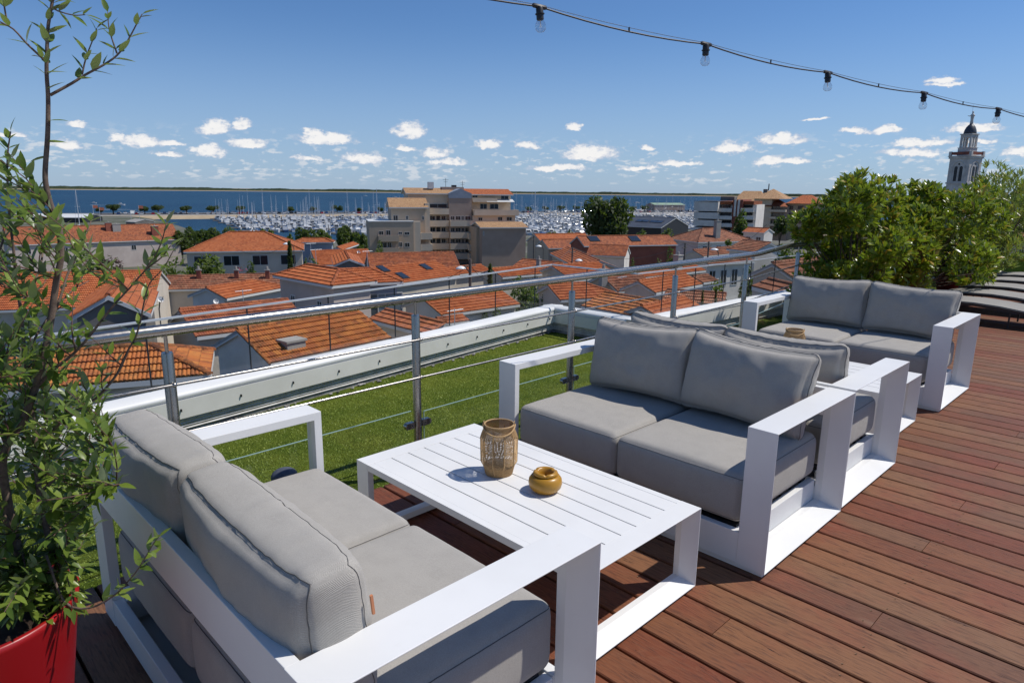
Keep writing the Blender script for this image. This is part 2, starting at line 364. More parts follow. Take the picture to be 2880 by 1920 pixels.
M['purple'] = leafmat('purple_leaf', (0.05, 0.02, 0.03), (0.11, 0.04, 0.05), (0.08, 0.04, 0.05), 0.6)
M['bark'] = varied('olive_bark', (0.20, 0.145, 0.11), (0.11, 0.075, 0.06), 60, 0.85, 0.0012)
M['twig'] = mat('red_brown_twig', (0.13, 0.065, 0.05), 0.7)
M['trunk'] = varied('tree_bark', (0.12, 0.085, 0.06), (0.06, 0.045, 0.035), 4, 0.9, 0.02)
# roof tiles: uv counts the tiles (u = column, v = course)
def tilemat(name, cols, weather=(0.05, 0.032, 0.025), wamt=0.4, relief=False, lichen=0.0, groove=0.7):
    def fn(t, b):
        uv = t.n('ShaderNodeUVMap').outputs[0]; s = t.sep(uv)
        cell = t.comb(t.m('FLOOR', s[0]), t.m('FLOOR', s[1]), orand(t))
        wn = t.n('ShaderNodeTexWhiteNoise'); wn.noise_dimensions = '3D'; t.link(cell, wn.inputs[0])
        c = t.ramp(wn.outputs[0], [(i/(len(cols)-1), k) for i, k in enumerate(cols)])
        p = pos(t); n = t.noise(p, 0.9, 6, 0.68); n2 = t.noise(p, 6.0, 4, 0.7)
        c = t.mix(t.m('MULTIPLY', t.smooth(t.m('MULTIPLY_ADD', n2, 0.4, t.m('MULTIPLY', n, 0.7)), 0.5, 0.72), wamt), c, weather)
        if lichen: c = t.mix(t.m('MULTIPLY', t.smooth(t.noise(p, 2.4, 6, 0.75), 0.5, 0.7), lichen), c, (0.36, 0.20, 0.07))
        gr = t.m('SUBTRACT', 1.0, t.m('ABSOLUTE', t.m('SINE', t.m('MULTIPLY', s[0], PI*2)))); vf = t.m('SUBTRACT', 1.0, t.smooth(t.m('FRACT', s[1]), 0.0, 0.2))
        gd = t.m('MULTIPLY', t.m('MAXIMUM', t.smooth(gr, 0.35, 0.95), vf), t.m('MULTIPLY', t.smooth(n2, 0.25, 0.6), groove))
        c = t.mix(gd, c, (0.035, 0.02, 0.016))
        t.link(c, b.inputs['Base Color'])
        if relief:
            fv = t.m('FRACT', s[1]); lip = t.smooth(fv, 0.0, 0.12); cw = t.m('ABSOLUTE', t.m('SINE', t.m('MULTIPLY', s[0], PI*2)))
            h = t.m('ADD', t.m('MULTIPLY', t.m('SUBTRACT', 1.0, fv), lip), t.m('MULTIPLY', cw, 0.6)); bump(t, b, h, 0.05)
    return mat(name, cols[0], 0.82, 0, 0.25, fn)
NEW = [(0.418, 0.119, 0.042), (0.506, 0.16, 0.059), (0.462, 0.134, 0.044), (0.374, 0.097, 0.035)]
OLD = [(0.374, 0.11, 0.046), (0.484, 0.165, 0.068), (0.286, 0.083, 0.04), (0.418, 0.149, 0.077)]
RUS = [(0.462, 0.143, 0.042), (0.55, 0.204, 0.053), (0.363, 0.11, 0.04), (0.506, 0.165, 0.042)]
BRO = [(0.297, 0.105, 0.055), (0.374, 0.154, 0.086), (0.231, 0.088, 0.05), (0.396, 0.187, 0.11)]
TAN = [(0.46, 0.27, 0.13), (0.54, 0.34, 0.18), (0.42, 0.235, 0.12), (0.50, 0.30, 0.16)]
for k, cset, wa, li in (('new', NEW, 0.22, 0.0), ('old', OLD, 0.55, 0.12), ('rust', RUS, 0.62, 0.35), ('brown', BRO, 0.6, 0.2), ('tan', TAN, 0.25, 0.0)):
    M['t_'+k] = tilemat('roof_tile_'+k, cset, wamt=wa, lichen=li, groove=0.38 if k != 'rust' else 0.6)
    M['f_'+k] = tilemat('far_roof_tile_'+k, cset, wamt=wa, relief=True, lichen=li)
for k, a, b_ in (('cream', (0.60, 0.53, 0.44), (0.50, 0.44, 0.36)), ('white', (0.70, 0.66, 0.60), (0.58, 0.54, 0.49)), ('pink', (0.58, 0.49, 0.43), (0.48, 0.40, 0.35)),
                 ('grey', (0.20, 0.185, 0.165), (0.13, 0.12, 0.11)), ('blue', (0.30, 0.34, 0.40), (0.24, 0.28, 0.33)), ('beige', (0.50, 0.39, 0.285), (0.46, 0.355, 0.255)),
                 ('beigel', (0.64, 0.53, 0.40), (0.59, 0.48, 0.36)), ('beiged', (0.40, 0.305, 0.245), (0.36, 0.27, 0.215)), ('brick', (0.30, 0.10, 0.065), (0.20, 0.07, 0.05)), ('church', (0.66, 0.61, 0.55), (0.48, 0.44, 0.40))):
    M['w_'+k] = varied('render_'+k, a, b_, 0.5, 0.9, 0.01, bscale=6)
M['trim'] = mat('painted_trim', (0.62, 0.62, 0.60), 0.5)
M['winframe'] = mat('window_frame', (0.55, 0.55, 0.53), 0.5)
M['pane'] = mat('window_pane', (0.02, 0.025, 0.032), 0.08, 0, 0.8)
M['shutter'] = varied('grey_shutter', (0.20, 0.245, 0.27), (0.16, 0.20, 0.225), 2, 0.6)
M['slate'] = varied('dark_slate_sheet', (0.075, 0.082, 0.095), (0.055, 0.06, 0.07), 0.4, 0.45)
M['darkwall'] = mat('black_cladding', (0.02, 0.02, 0.022), 0.5)
M['greenroof'] = mat('pale_green_roof', (0.26, 0.36, 0.24), 0.6)
M['concrete'] = varied('concrete', (0.36, 0.34, 0.31), (0.28, 0.265, 0.24), 0.8, 0.9, 0.01)
M['asphalt'] = varied('asphalt', (0.055, 0.054, 0.052), (0.075, 0.072, 0.068), 0.5, 0.9, 0.01)
M['sand'] = varied('sand', (0.40, 0.32, 0.21), (0.33, 0.26, 0.17), 0.2, 0.95)
M['ground'] = varied('town_ground', (0.16, 0.15, 0.13), (0.06, 0.075, 0.035), 0.06, 0.95)
M['lampwhite'] = mat('lamp_head_white', (0.75, 0.75, 0.73), 0.4)
M['pole'] = varied('weathered_pole', (0.16, 0.14, 0.12), (0.10, 0.09, 0.08), 3, 0.9)
M['boat'] = mat('white_gelcoat', (0.58, 0.58, 0.57), 0.35)
M['boatblue'] = mat('navy_hull', (0.03, 0.06, 0.14), 0.35)
M['boatcover'] = mat('blue_cover', (0.06, 0.14, 0.30), 0.7)
M['boatdark'] = mat('tinted_windscreen', (0.02, 0.025, 0.03), 0.15)
M['mast'] = mat('aluminium_mast', (0.55, 0.56, 0.58), 0.4, 0.3)
M['pontoon'] = mat('pontoon_timber', (0.24, 0.20, 0.16), 0.9)
def fn_sea(t, b):
    p = pos(t); s = t.sep(p)
    n = t.noise(t.comb(t.m('MULTIPLY', s[0], 1.0), s[1]), 0.35, 6, 0.62); big = t.noise(p, 0.0035, 4, 0.6)
    t.link(t.mix(t.smooth(big, 0.35, 0.7), (0.010, 0.046, 0.092), (0.015, 0.060, 0.108)), b.inputs['Base Color'])
    bump(t, b, n, 1.6, 1.0)
M['sea'] = mat('sea_water', (0.03, 0.08, 0.13), 0.45, 0, 0.16, fn_sea)
# ------------------------------------------------------------------ deck (planks run along y)
deck = link('deck', None, kind='structure')
PITCHX, GAP = 0.1525, 0.0115
def plank_mesh(L, wdt):
    k = MB(); b = 0.004; z0, z1 = -0.028, 0.0
    w = wdt/2
    prof = [(-w, z0), (w, z0), (w, z1-b), (w-b, z1), (-w+b, z1), (-w, z1-b)]
    n = 6
    k.add([(x, 0, z) for x, z in prof]+[(x, L, z) for x, z in prof], [tuple(range(n)), tuple(range(2*n-1, n-1, -1))]+[(i, n+i, n+(i+1) % n, (i+1) % n) for i in range(n)])
    return k.mesh('plank', M['wood'])
pcache = {}
scr = MB()
rows_j = [0.63, 2.25, -0.98]
i0 = -14
joint = {3: 0.63, 8: 0.66, 1: -0.2, 5: 2.25, 10: 2.1, 6: -0.9, 12: 0.65, 15: 2.2, 17: 0.64, 0: 1.02, -1: 2.3, 20: 1.9, 22: 0.66}
for i in range(i0, 112):
    xa = 2.047+PITCHX*i + GAP/2; xc = xa + (PITCHX-GAP)/2; far = xc > 9
    y0, y1 = -2.4, 2.9
    js = joint.get(i); 
    if js is None and i > 22 and i % 5 == 0: js = random.choice([0.6, 1.8, 2.3])
    segs = [(y0, y1)] if js is None else [(y0, js-0.0015), (js+0.0015, y1)]
    for a, b_ in segs:
        L = round(b_-a, 4)
        if L not in pcache: pcache[L] = plank_mesh(L, PITCHX-GAP)
        link('plank', pcache[L], deck, loc=(xc+random.uniform(-.0008, .0008), a, random.uniform(-0.0015, 0.0)))
    if not far:
        ys = [-0.98, -0.18, 0.62, 1.42, 2.22, 2.84]
        for y in ys:
            for sx in (-0.045, 0.045):
                for dy in ((-0.03, 0.035) if js is not None and abs(js-y) < 0.1 else (random.uniform(-.012, .012),)):
                    scr.lathe([(0.0036, -0.001), (0.0036, 0.0005), (0.002, -0.0004)], (xc+sx+random.uniform(-.004, .004), (js if js is not None and abs(js-y) < 0.1 else y)+dy, 0.0006), 6)
obj('screws', scr, M['screw'], deck, kind='stuff')
jo = MB()
for y in (-2.2, -1.6, -0.98, -0.18, 0.62, 1.42, 2.22, 2.8): jo.box(-0.2, 19.2, y-0.03, y+0.03, -0.09, -0.031)
jo.box(-0.2, 19.2, -2.4, 2.9, -0.12, -0.1); obj('joists', jo, M['joist'], deck)
# ------------------------------------------------------------------ our own building and the turf strip behind the rail
ca, sa = math.cos(math.radians(8.0)), math.sin(math.radians(8.0))
OUT = [(-6.0, 3.60), (5.83, 5.24), (5.86, 4.07), (20.0, 3.35)]      # outer line of the parapet
bl = MB(); bl.prism([(-7.5, -8), (24, -8), (24, 3.25), (20.0, 3.30), (5.80, 4.02), (5.78, 5.19), (-6.0, 3.55), (-7.5, 3.3)], -14.0, -0.125)
obj('rooftop_building', bl, M['w_cream'], label='cream building whose roof carries the wooden deck and turf', cat='building')
tb = MB(); tb.prism([(-6, 2.905), (20, 2.905), (20, 3.25), (5.80, 3.95), (5.78, 5.15), (-6.0, 3.5)], -0.12, -0.012)
obj('turf_base', tb, M['turf'], kind='structure')
def yin(x):  # inner face of the parapet
    if x < 5.66: return 3.60 + (x+6)*(5.24-3.60)/11.83 - 0.20
    return 4.07 - (x-5.86)*0.0509 - 0.17
N = 190000
xs = np.random.uniform(-1.2, 8.5, N); dens = np.exp(-np.abs(xs-2.2)/6.0)
keep = np.random.rand(N) < dens; xs = xs[keep]; top = np.array([yin(x) for x in xs]); ys = 2.91+np.random.rand(len(xs))*(top-2.91)
n = len(xs); ang = np.random.rand(n)*2*PI; h = np.random.uniform(.004, .010, n); w = 0.0022; lean = np.random.uniform(0.0, .011, n)
dx, dy = np.cos(ang)*w, np.sin(ang)*w; la = np.random.rand(n)*2*PI
V = np.zeros((n, 3, 3)); V[:, 0] = np.stack([xs-dx, ys-dy, np.full(n, -.012)], 1); V[:, 1] = np.stack([xs+dx, ys+dy, np.full(n, -.012)], 1)
V[:, 2] = np.stack([xs+np.cos(la)*lean, ys+np.sin(la)*lean, -.012+h], 1)
me = bpy.data.meshes.new('grass_blades'); me.vertices.add(n*3); me.vertices.foreach_set('co', V.reshape(-1)); me.loops.add(n*3); me.polygons.add(n)
me.loops.foreach_set('vertex_index', np.arange(n*3)); me.polygons.foreach_set('loop_start', np.arange(n)*3); me.polygons.foreach_set('loop_total', np.full(n, 3)); me.update(); me.validate()
me.materials.append(M['blade'])
link('artificial_grass', me, kind='stuff', label='green artificial grass strip between railing and parapet', cat='grass')
# parapet: upstand, ribbed flashing, cream fascia and white coping
def seg_frame(a, b_):
    a = np.array([*a, 0.0]); b_ = np.array([*b_, 0.0]); u = (b_-a)/np.linalg.norm(b_-a); nn = np.array([-u[1], u[0], 0]); return a, u, nn, np.linalg.norm(b_-a)
par = thing('parapet', 'low roof parapet with cream fascia and white metal coping round the turf', 'wall')
def strip(mb, a, u, nn, L, off0, off1, z0, z1, s0=0.0, mi=None):
    mb.obox(a+u*s0+nn*off0+np.array([0, 0, z0]), u*(L-s0), nn*(off1-off0), (0, 0, z1-z0), mi)
segs_p = [(OUT[0], OUT[1], 1), (OUT[1], OUT[2], 1), (OUT[2], OUT[3], 1)]
up, ri, fa, cp, br = MB(), MB(), MB(), MB(), MB()
for k, (a_, b_, sg) in enumerate(segs_p):
    a, u, nn, L = seg_frame(a_, b_)
    if k == 1: nn = np.array([1.0, 0.02, 0])  # jog: outside is +x
    e = 0.0
    s0, s1 = (0, L) if k == 0 else ((0.0, L) if k == 1 else (0.0, L))
    strip(up, a, u, nn, s1, -0.14, -0.02, -0.12, 0.20+0.001*k, s0)
    strip(ri, a, u, nn, s1, -0.150, -0.141, 0.02, 0.125, s0)
    # fascia: a folded sheet with rounded top lip
    prof = [(-0.165, 0.135), (-0.160, 0.135), (-0.160, 0.250), (-0.140, 0.268), (0.015, 0.262), (0.015, 0.272), (-0.145, 0.279), (-0.170, 0.262), (-0.172, 0.245), (-0.165, 0.235)]
    ext = 0.165 if k != 2 else 0
    base = a - u*(0.0 if k == 0 else (0.16 if k == 2 else 0.0)); LL = s1 + (0.16 if k == 2 else 0) + (0.012 if k == 0 else 0)
    poly = [base+nn*p[0]+np.array([0, 0, p[1]+0.0012*k]) for p in prof]
    fa.extr(poly, u*LL)
obj('upstand', up, M['render'], par); obj('ribbed_flashing', ri, M['rib'], par)
o = obj('coping', fa, M['copingtop'], par); smooth_angle(o, 0.9)
fac = MB()
for k, (a_, b_, sg) in enumerate(segs_p):
    a, u, nn, L = seg_frame(a_, b_)
    if k == 1: nn = np.array([1.0, 0.02, 0])
    strip(fac, a, u, nn, L, -0.178, -0.1725, 0.105, 0.228+0.001*k)
obj('fascia', fac, M['coping'], par)
hk = MB(); a, u, nn, L = seg_frame(OUT[0], OUT[1])
s = 0.3
while s < L: 
    o_ = a+u*s+nn*(-0.1785); hk.obox(o_+np.array([0, 0, 0.155]), u*0.006, -nn*0.012, (0, 0, 0.018)); s += 0.42
obj('fixing_hooks', hk, M['black'], par, kind='stuff')
rub = MB()
for k in range(130):
    s = random.uniform(3, L-0.1); sz = random.uniform(.005, .014); o_ = a+u*s-nn*random.uniform(0.155, .20)
    rub.ell((o_[0], o_[1], 0.0), sz*1.6, sz, sz*.7, 6, 4, jit=.3)
obj('rubble_edge', rub, M['render'], par, kind='stuff')
# glass balustrade on the parapet: panes with dark joints and an aluminium strip
bal = thing('glass_balustrade', 'frameless glass balustrade with thin metal top strip on the parapet', 'balustrade')
ZT = 0.742
def pane_run(a_, b_, first, step, root, inset=0.0):
    a, u, nn, L = seg_frame(a_, b_); s = first
    stops = [0.0]
    while s < L-0.15: stops.append(s); s += step
    stops.append(L)
    for p, q in zip(stops[:-1], stops[1:]):
        g = MB(); g.obox(a+u*(p+0.006)+nn*inset+np.array([0, 0, 0.285]), u*(q-p-0.012), nn*0.010, (0, 0, ZT-0.285-0.012)); obj('glass_pane', g, M['glass'], root)
        for e_ in (p+0.001,):
            if p > 0:
                g = MB(); g.obox(a+u*(e_-0.004)+nn*(inset+.001)+np.array([0, 0, 0.285]), u*0.008, nn*0.008, (0, 0, ZT-0.285-0.012)); obj('pane_joint', g, M['black'], root)
    g = MB(); g.obox(a+nn*(inset-0.006)+np.array([0, 0, ZT-0.012]), u*L, nn*0.022, (0, 0, 0.012)); obj('top_strip', g, M['alu'], root)
def on_out(px, a_, b_, z=ZT):   # distance along the parapet line where a pixel column crosses it
    a, u, nn, L = seg_frame(a_, b_); lo, hi = 0, L
    for _ in range(40):
        mid = (lo+hi)/2; p = a+u*mid+np.array([0, 0, z]); d = p-CAM; x = 1440+FL*(d@RT)/(d@FW)
        if x < px: lo = mid
        else: hi = mid
    return lo
s1 = on_out(923, OUT[0], OUT[1]); s2 = on_out(1264, OUT[0], OUT[1]); st = (s2-s1)/2
pane_run(OUT[0], OUT[1], s1 % st, st, bal)
pane_run(OUT[1], OUT[2], 0.5, 0.55, bal)
s1 = on_out(1945, OUT[2], OUT[3]); pane_run(OUT[2], OUT[3], 0.45, 0.62, bal)
# ------------------------------------------------------------------ stainless railing at the edge of the deck
rail = thing('steel_railing', 'stainless steel railing with two rods and low glass panels at the deck edge', 'railing')
ZR = 1.012
rp = [np.array([*(atz(-260, 1010, ZR)[:2]), ZR])]
posts_xy = []
for (px, py) in [(455.5, 925), (1159, 836), (1590, 778), (1880.6, 741), (2085.7, 716)]:
    p = atz(px, py, ZR); posts_xy.append((p[0], 2.83+0.016*p[0]))
rp = [np.array([x, y, ZR]) for x, y in [(-1.6, 2.80)]+posts_xy]
p6 = atz(2247.6, 688, ZR); p7 = atz(2332, 681, ZR); posts_xy.append((p6[0], p6[1]))
posts_xy.insert(0, (-0.42, 2.823))
bend = rp[-1]+(rp[-1]-rp[-2])*0.18
curve = rp+[bend, p6+np.array([-.35, -0.02, 0]), p6, p7, p7+(p7-p6)*2.2]
hr = MB(); hr.tube(curve, 0.0242, 40); o = obj('handrail', hr, M['steel'], rail, smooth=True)
cl = MB(); jc = atz(1125.5, 827.5, ZR); du = np.array([1, 0.016, 0])
jc = np.array([jc[0], 2.83+0.016*jc[0], ZR])
for off in (-0.012, 0.012): cl.tube([jc+du*(off-0.0015), jc+du*(off+0.0015)], 0.0247, 20)
obj('joint_ring', cl, M['steel'], rail, smooth=True)
for k, (x, y) in enumerate(posts_xy):
    p = MB(); p.tube([(x, y, 0.002), (x, y, 0.915), (x, y, 0.922)], [0.0225, 0.0225, 0.020], 18); p.tube([(x, y, 0.90), (x, y, ZR-0.02)], 0.0075, 10)
    p.tube([(x, y, 0.001), (x, y, 0.008)], 0.05, 20); o = obj('post', p, M['steel'], rail); smooth_angle(o)
def rods(z, inner=-0.036):
    path = [np.array([-1.6, 2.80+inner, z])]+[np.array([x, y+inner, z]) for x, y in posts_xy[1:]]+[np.array([p7[0], p7[1]+inner, z]), np.array([p7[0]*1.3-p6[0]*.3, p7[1]+inner-.05, z])]
    return path
for z in (0.792, 0.585):
    r = MB(); pth = rods(z); r.tube(pth, 0.0062, 10); obj('rod', r, M['steel'], rail, smooth=True)
    for x, y in posts_xy:
        c = MB(); c.tube([(x, y-0.016, z), (x, y-0.036, z)], 0.008, 8); c.ell((x+.004, y-0.036, z), .013, .010, .010, 8, 6); obj('rod_clip', c, M['steel'], rail, smooth=True)
for k in range(len(posts_xy)-1):
    (xa, ya), (xb, yb) = posts_xy[k], posts_xy[k+1]; L = math.hypot(xb-xa, yb-ya); u = np.array([(xb-xa)/L, (yb-ya)/L, 0]); nn = np.array([-u[1], u[0], 0]); a = np.array([xa, ya, 0.0])
    zt = 0.375+0.02*(k % 2)
    if xa < 7.4:
        g = MB(); g.obox(a+u*0.045-nn*0.004+np.array([0, 0, 0.06]), u*(L-0.09), nn*0.008, (0, 0, zt-0.06)); o = obj('lower_glass', g, M['glass'], rail)
        g = MB(); g.obox(a+u*0.045-nn*0.0035+np.array([0, 0, zt+.0005]), u*(L-0.09), nn*0.007, (0, 0, 0.0025)); g.obox(a+u*0.042-nn*0.0035+np.array([0, 0, 0.06]), u*0.0025, nn*0.007, (0, 0, zt-0.06)); obj('glass_edge', g, M['glassedge'], rail)
        for sgn, b0 in ((1, a), (-1, a+u*L)):
            for z in (0.315, 0.11):
                c = MB(); cx = b0+u*sgn*0.052; c.obox(cx-u*0.028-nn*0.013+np.array([0, 0, z-0.018]), u*0.050, nn*0.026, (0, 0, 0.036)); c.tube([cx+u*0.0*sgn-nn*0.013+u*sgn*0.018+np.array([0, 0, z]), cx+nn*0.013+u*sgn*0.018+np.array([0, 0, z])], 0.018, 12)
                o = obj('glass_clamp', c, M['steel'], rail); smooth_angle(o)
                c = MB(); c.tube([cx-u*sgn*0.008-nn*0.0145+np.array([0, 0, z]), cx-u*sgn*0.008-nn*0.011+np.array([0, 0, z])], 0.005, 8); obj('clamp_screw', c, M['black'], rail)
# ------------------------------------------------------------------ lounge furniture
def loop_frame(L, H, w, z0, t=0.034, thin=0.004, flat=0.034, outer=0):
    """closed rectangular loop in the xz plane (x 0..L, z z0..H); width w in y; wedge section: thick inside, thin on the outer side.
       outer=0: outer (thin) side at y=0"""
    def rect(ins): return [(ins, z0+ins), (L-ins, z0+ins), (L-ins, H-ins), (ins, H-ins)]
    Y = (lambda a: w-a) if outer == 0 else (lambda a: a)      # a measured from the inner side
    rings = [([(x, Y(0), z) for x, z in rect(0)]), ([(x, Y(w), z) for x, z in rect(0)]), ([(x, Y(w), z) for x, z in rect(thin)]),
             ([(x, Y(flat), z) for x, z in rect(t)]), ([(x, Y(0), z) for x, z in rect(t)])]
    k = MB(); vs = [p for r in rings for p in r]; fs = []
    for a in range(5):
        b_ = (a+1) % 5
        for j in range(4):
            f = (a*4+j, a*4+(j+1) % 4, b_*4+(j+1) % 4, b_*4+j); fs.append(f if outer == 0 else f[::-1])
    k.add(vs, fs); return k
def cushion_mesh(w, d, t, r, puff, seed, res=0.016, pinch=0.0, wr=0.0035, sag=0.0, side=0.5, waist=0.0, sq=0.9):
    """rounded, stuffed box: x = w, y = d, z = t, centred; seams run where the sides meet the top and bottom"""
    hx, hy, hz = w/2, d/2, t/2; nx, ny, nz = max(6, int(w/res)), max(6, int(d/res)), max(6, int(t/res*0.9))
    idx = {}; vs = []; fs = []
    def prm(i, n):   # denser at the edges
        u = i/n*2-1; return math.copysign(1-(1-abs(u))**1.25, u)
    off = seed*13.7
    def shape(u, v, q):
        p = [u*hx, v*hy, q*hz]; inner = [max(-(h-r), min(h-r, c)) for c, h in zip(p, (hx, hy, hz))]
        dd = [c-i_ for c, i_ in zip(p, inner)]; l = math.sqrt(sum(x*x for x in dd))
        if l > 1e-9: p = [i_+x/l*r for i_, x in zip(inner, dd)]
        e = (1-u*u)*(1-v*v); e = max(e, 0)**0.55
        k = 1-pinch*(abs(u)**6+abs(v)**6)*0.5-pinch*0.8*(abs(u)*abs(v))**4
        z = p[2]*k + q*puff*e
        bul = side*puff*(1-q*q)
        x = p[0] + math.copysign(1, u)*bul*max(0, 1-v*v)**.5*(abs(u)**8) - math.copysign(1, u)*0.010*(abs(u)**10)*(1-abs(v)**6)*0
        y = p[1] + math.copysign(1, v)*bul*max(0, 1-u*u)**.5*(abs(v)**8)
        x -= u*waist*(1-v*v)*abs(u)**3*0.6; y -= v*waist*(1-u*u)*abs(v)**3
        # soft dents and gathered wrinkles that fade away from the seams
        n1 = mnoise.noise(Vector((x*5+off, y*5, z*5+seed))); n2 = mnoise.noise(Vector((x*16+off, y*16+3, z*10)))
        near = math.exp(-min(hx-abs(x), hy-abs(y)) / 0.06) if True else 0
        g1 = mnoise.noise(Vector(((x if hy-abs(y) < hx-abs(x) else y)*38+off, seed*2.2, (z)*4)))
        z += q*(n1*wr*2.6*e + n2*wr*0.8*e + g1*wr*0.55*near) - (sag*e if q > 0 else 0)
        if abs(u) > .98 or abs(v) > .98:
            a_ = g1*wr*0.5*(1-q*q)+n2*wr*.5; x += math.copysign(a_, u) if abs(u) > .98 else 0; y += math.copysign(a_, v) if abs(v) > .98 else 0
        return (x, y, z)
    def vid(i, j, k):
        key = (i, j, k)
        if key not in idx: idx[key] = len(vs); vs.append(shape(prm(i, nx), prm(j, ny), prm(k, nz)))
        return idx[key]
    for i in range(nx):
        for j in range(ny):
            fs.append((vid(i, j, nz), vid(i+1, j, nz), vid(i+1, j+1, nz), vid(i, j+1, nz))); fs.append((vid(i, j, 0), vid(i, j+1, 0), vid(i+1, j+1, 0), vid(i+1, j, 0)))
    for i in range(nx):
        for k in range(nz):
            fs.append((vid(i, 0, k), vid(i+1, 0, k), vid(i+1, 0, k+1), vid(i, 0, k+1))); fs.append((vid(i, ny, k), vid(i, ny, k+1), vid(i+1, ny, k+1), vid(i+1, ny, k)))
    for j in range(ny):
        for k in range(nz):
            fs.append((vid(0, j, k), vid(0, j, k+1), vid(0, j+1, k+1), vid(0, j+1, k))); fs.append((vid(nx, j, k), vid(nx, j+1, k), vid(nx, j+1, k+1), vid(nx, j, k+1)))
    mb = MB(); mb.add(vs, fs)
    # seam cords follow the surface a little below the rounded edge
    sm = MB()
    for q in (sq, -sq):
        pts = []
        for a, b_, n in (((-1, -1), (1, -1), 40), ((1, -1), (1, 1), 36), ((1, 1), (-1, 1), 40), ((-1, 1), (-1, -1), 36)):
            for i in range(n):
                s_ = i/n; u = a[0]+(b_[0]-a[0])*s_; v = a[1]+(b_[1]-a[1])*s_
                p = shape(u, v, q); l = math.hypot(p[0], p[1]); pts.append((p[0], p[1], p[2]))
        pts.append(pts[0]); sm.tube(pts, 0.0015, 5, caps=False)
    return mb, sm
def add_cushion(name, root, w, d, t, r, puff, seed, mtx, **kw):
    mb, sm = cushion_mesh(w, d, t, r, puff, seed, **kw); o = obj(name, mb, M['fabric'], root, smooth=True); o.matrix_local = mtx
    s_ = obj('seam', sm, M['fabric_dark'], o, smooth=True); return o
def sofa(label, loc, rz, seed, Lx=0.845, Ly=1.605, tag_=False, dy=(0, 0), boxy=False, lean=(0, 0), ch_=0.430, dx=0.0):
    t = thing('garden_sofa', label, 'sofa', loc, rz, 'white framed two-seat garden sofas with grey cushions')
    H, w = 0.64, 0.127
    a = obj('armrest', loop_frame(Lx, H, w, 0.02), M['white'], t); bevel(a, 0.0015)
    k = loop_frame(Lx, H, w, 0.02, outer=1); k.v = [(x, y+Ly-w, z) for x, y, z in k.v]; a = obj('armrest', k, M['white'], t); bevel(a, 0.0015)
    b = MB(); b.box(0.002, 0.036, w+.0005, Ly-w-.0005, 0.500, 0.6385); bevel(obj('back_rail', b, M['white'], t), 0.002)
    b = MB(); b.box(0.002, 0.036, w+.0005, Ly-w-.0005, 0.022, 0.122); bevel(obj('rear_base_rail', b, M['white'], t), 0.002)
    b = MB(); b.box(Lx-0.036, Lx-0.002, w+.0005, Ly-w-.0005, 0.022, 0.166); bevel(obj('front_rail', b, M['white'], t), 0.002)
    for y in (w+0.002, Ly-w-0.036):
        b = MB(); b.box(0.037, Lx-0.037, y, y+0.034, 0.040, 0.160); bevel(obj('side_rail', b, M['white'], t), 0.002)
    for k_ in range(7):
        b = MB(); x = 0.07+k_*0.112; b.box(x, x+0.05, w+0.037, Ly-w-0.037, 0.150, 0.168); obj('seat_slat', b, M['black'], t)
    b = MB(); b.box(0.03, Lx-0.012, 0.014, Ly-0.014, 0.001, 0.0195); obj('plinth', b, M['white'], t)
    cw = (Ly-2*w-0.008)/2
    for j in range(2):
        cy = w+0.004+cw*(j+0.5)
        mtx = Matrix.Translation((0.432, cy, 0.297)) @ Matrix.Rotation(random.uniform(-.006, .006), 4, 'Z')
        add_cushion('seat_cushion', t, 0.790, cw-0.004, 0.222, 0.042, 0.014, seed+j, mtx, wr=0.0022, side=0.7, sq=.9)
        tilt = math.radians((-13 if not boxy else -7)+random.uniform(-1.5, 1.5)); roll_ = math.radians(lean[j])
        # standing: local x (w) -> width, local z (t) -> depth
        R_ = Matrix.Rotation(tilt, 4, 'Y') @ Matrix(((0, 0, 1, 0), (1, 0, 0, 0), (0, 1, 0, 0), (0, 0, 0, 1))) @ Matrix.Rotation(roll_, 4, 'Z')
        shift = dy[j]
        if boxy:
            mtx = Matrix.Translation((0.138, cy+shift, 0.614)) @ Matrix.Rotation(random.uniform(-.02, .02), 4, 'Z') @ R_
            c = add_cushion('back_cushion', t, cw+0.006, 0.405, 0.165, 0.032, 0.034, seed+5+j*2, mtx, pinch=0.16, wr=0.0085, waist=0.010, side=.3, sq=.86)
        else:
            mtx = Matrix.Translation((0.150+dx+0.01*j, cy+shift, 0.622-(0.430-ch_)/2)) @ Matrix.Rotation(random.uniform(-.05, .05), 4, 'Z') @ R_
            c = add_cushion('back_cushion', t, cw+0.008, ch_, 0.135, 0.036, 0.060, seed+5+j*2, mtx, pinch=0.46, wr=0.0110, waist=0.030, side=.2, sq=.55)
        if tag_ and j == 0:
            g = MB(); g.box(-cw/2-0.0135, -cw/2-0.008, 0.058, 0.106, 0.074, 0.080); g2 = obj('leather_tag', g, M['tag'], c)
            
    return t
S1 = sofa('nearest grey two-seat sofa seen from behind beside the red pot, facing the coffee table', (0.500, 1.013, 0), 0.0, 3, Lx=0.853, Ly=1.640, tag_=True, dy=(0.0, 0.01), boxy=True, lean=(1.6, -2.5))
S2 = sofa('grey two-seat sofa facing the large coffee table, back to back with another sofa', (3.372, 2.655, 0), PI, 21, dy=(0.015, -0.015), lean=(2.0, -2.5))
S3 = sofa('grey sofa in the middle facing away, only its cushion tops and white arm visible', (3.408, 1.060, 0), 0.0, 40, ch_=0.408, dx=0.09)
S4 = sofa('farthest grey two-seat sofa in front of the leafy shrubs', (6.450, 2.757, 0), PI, 57, lean=(1.5, -1.5))
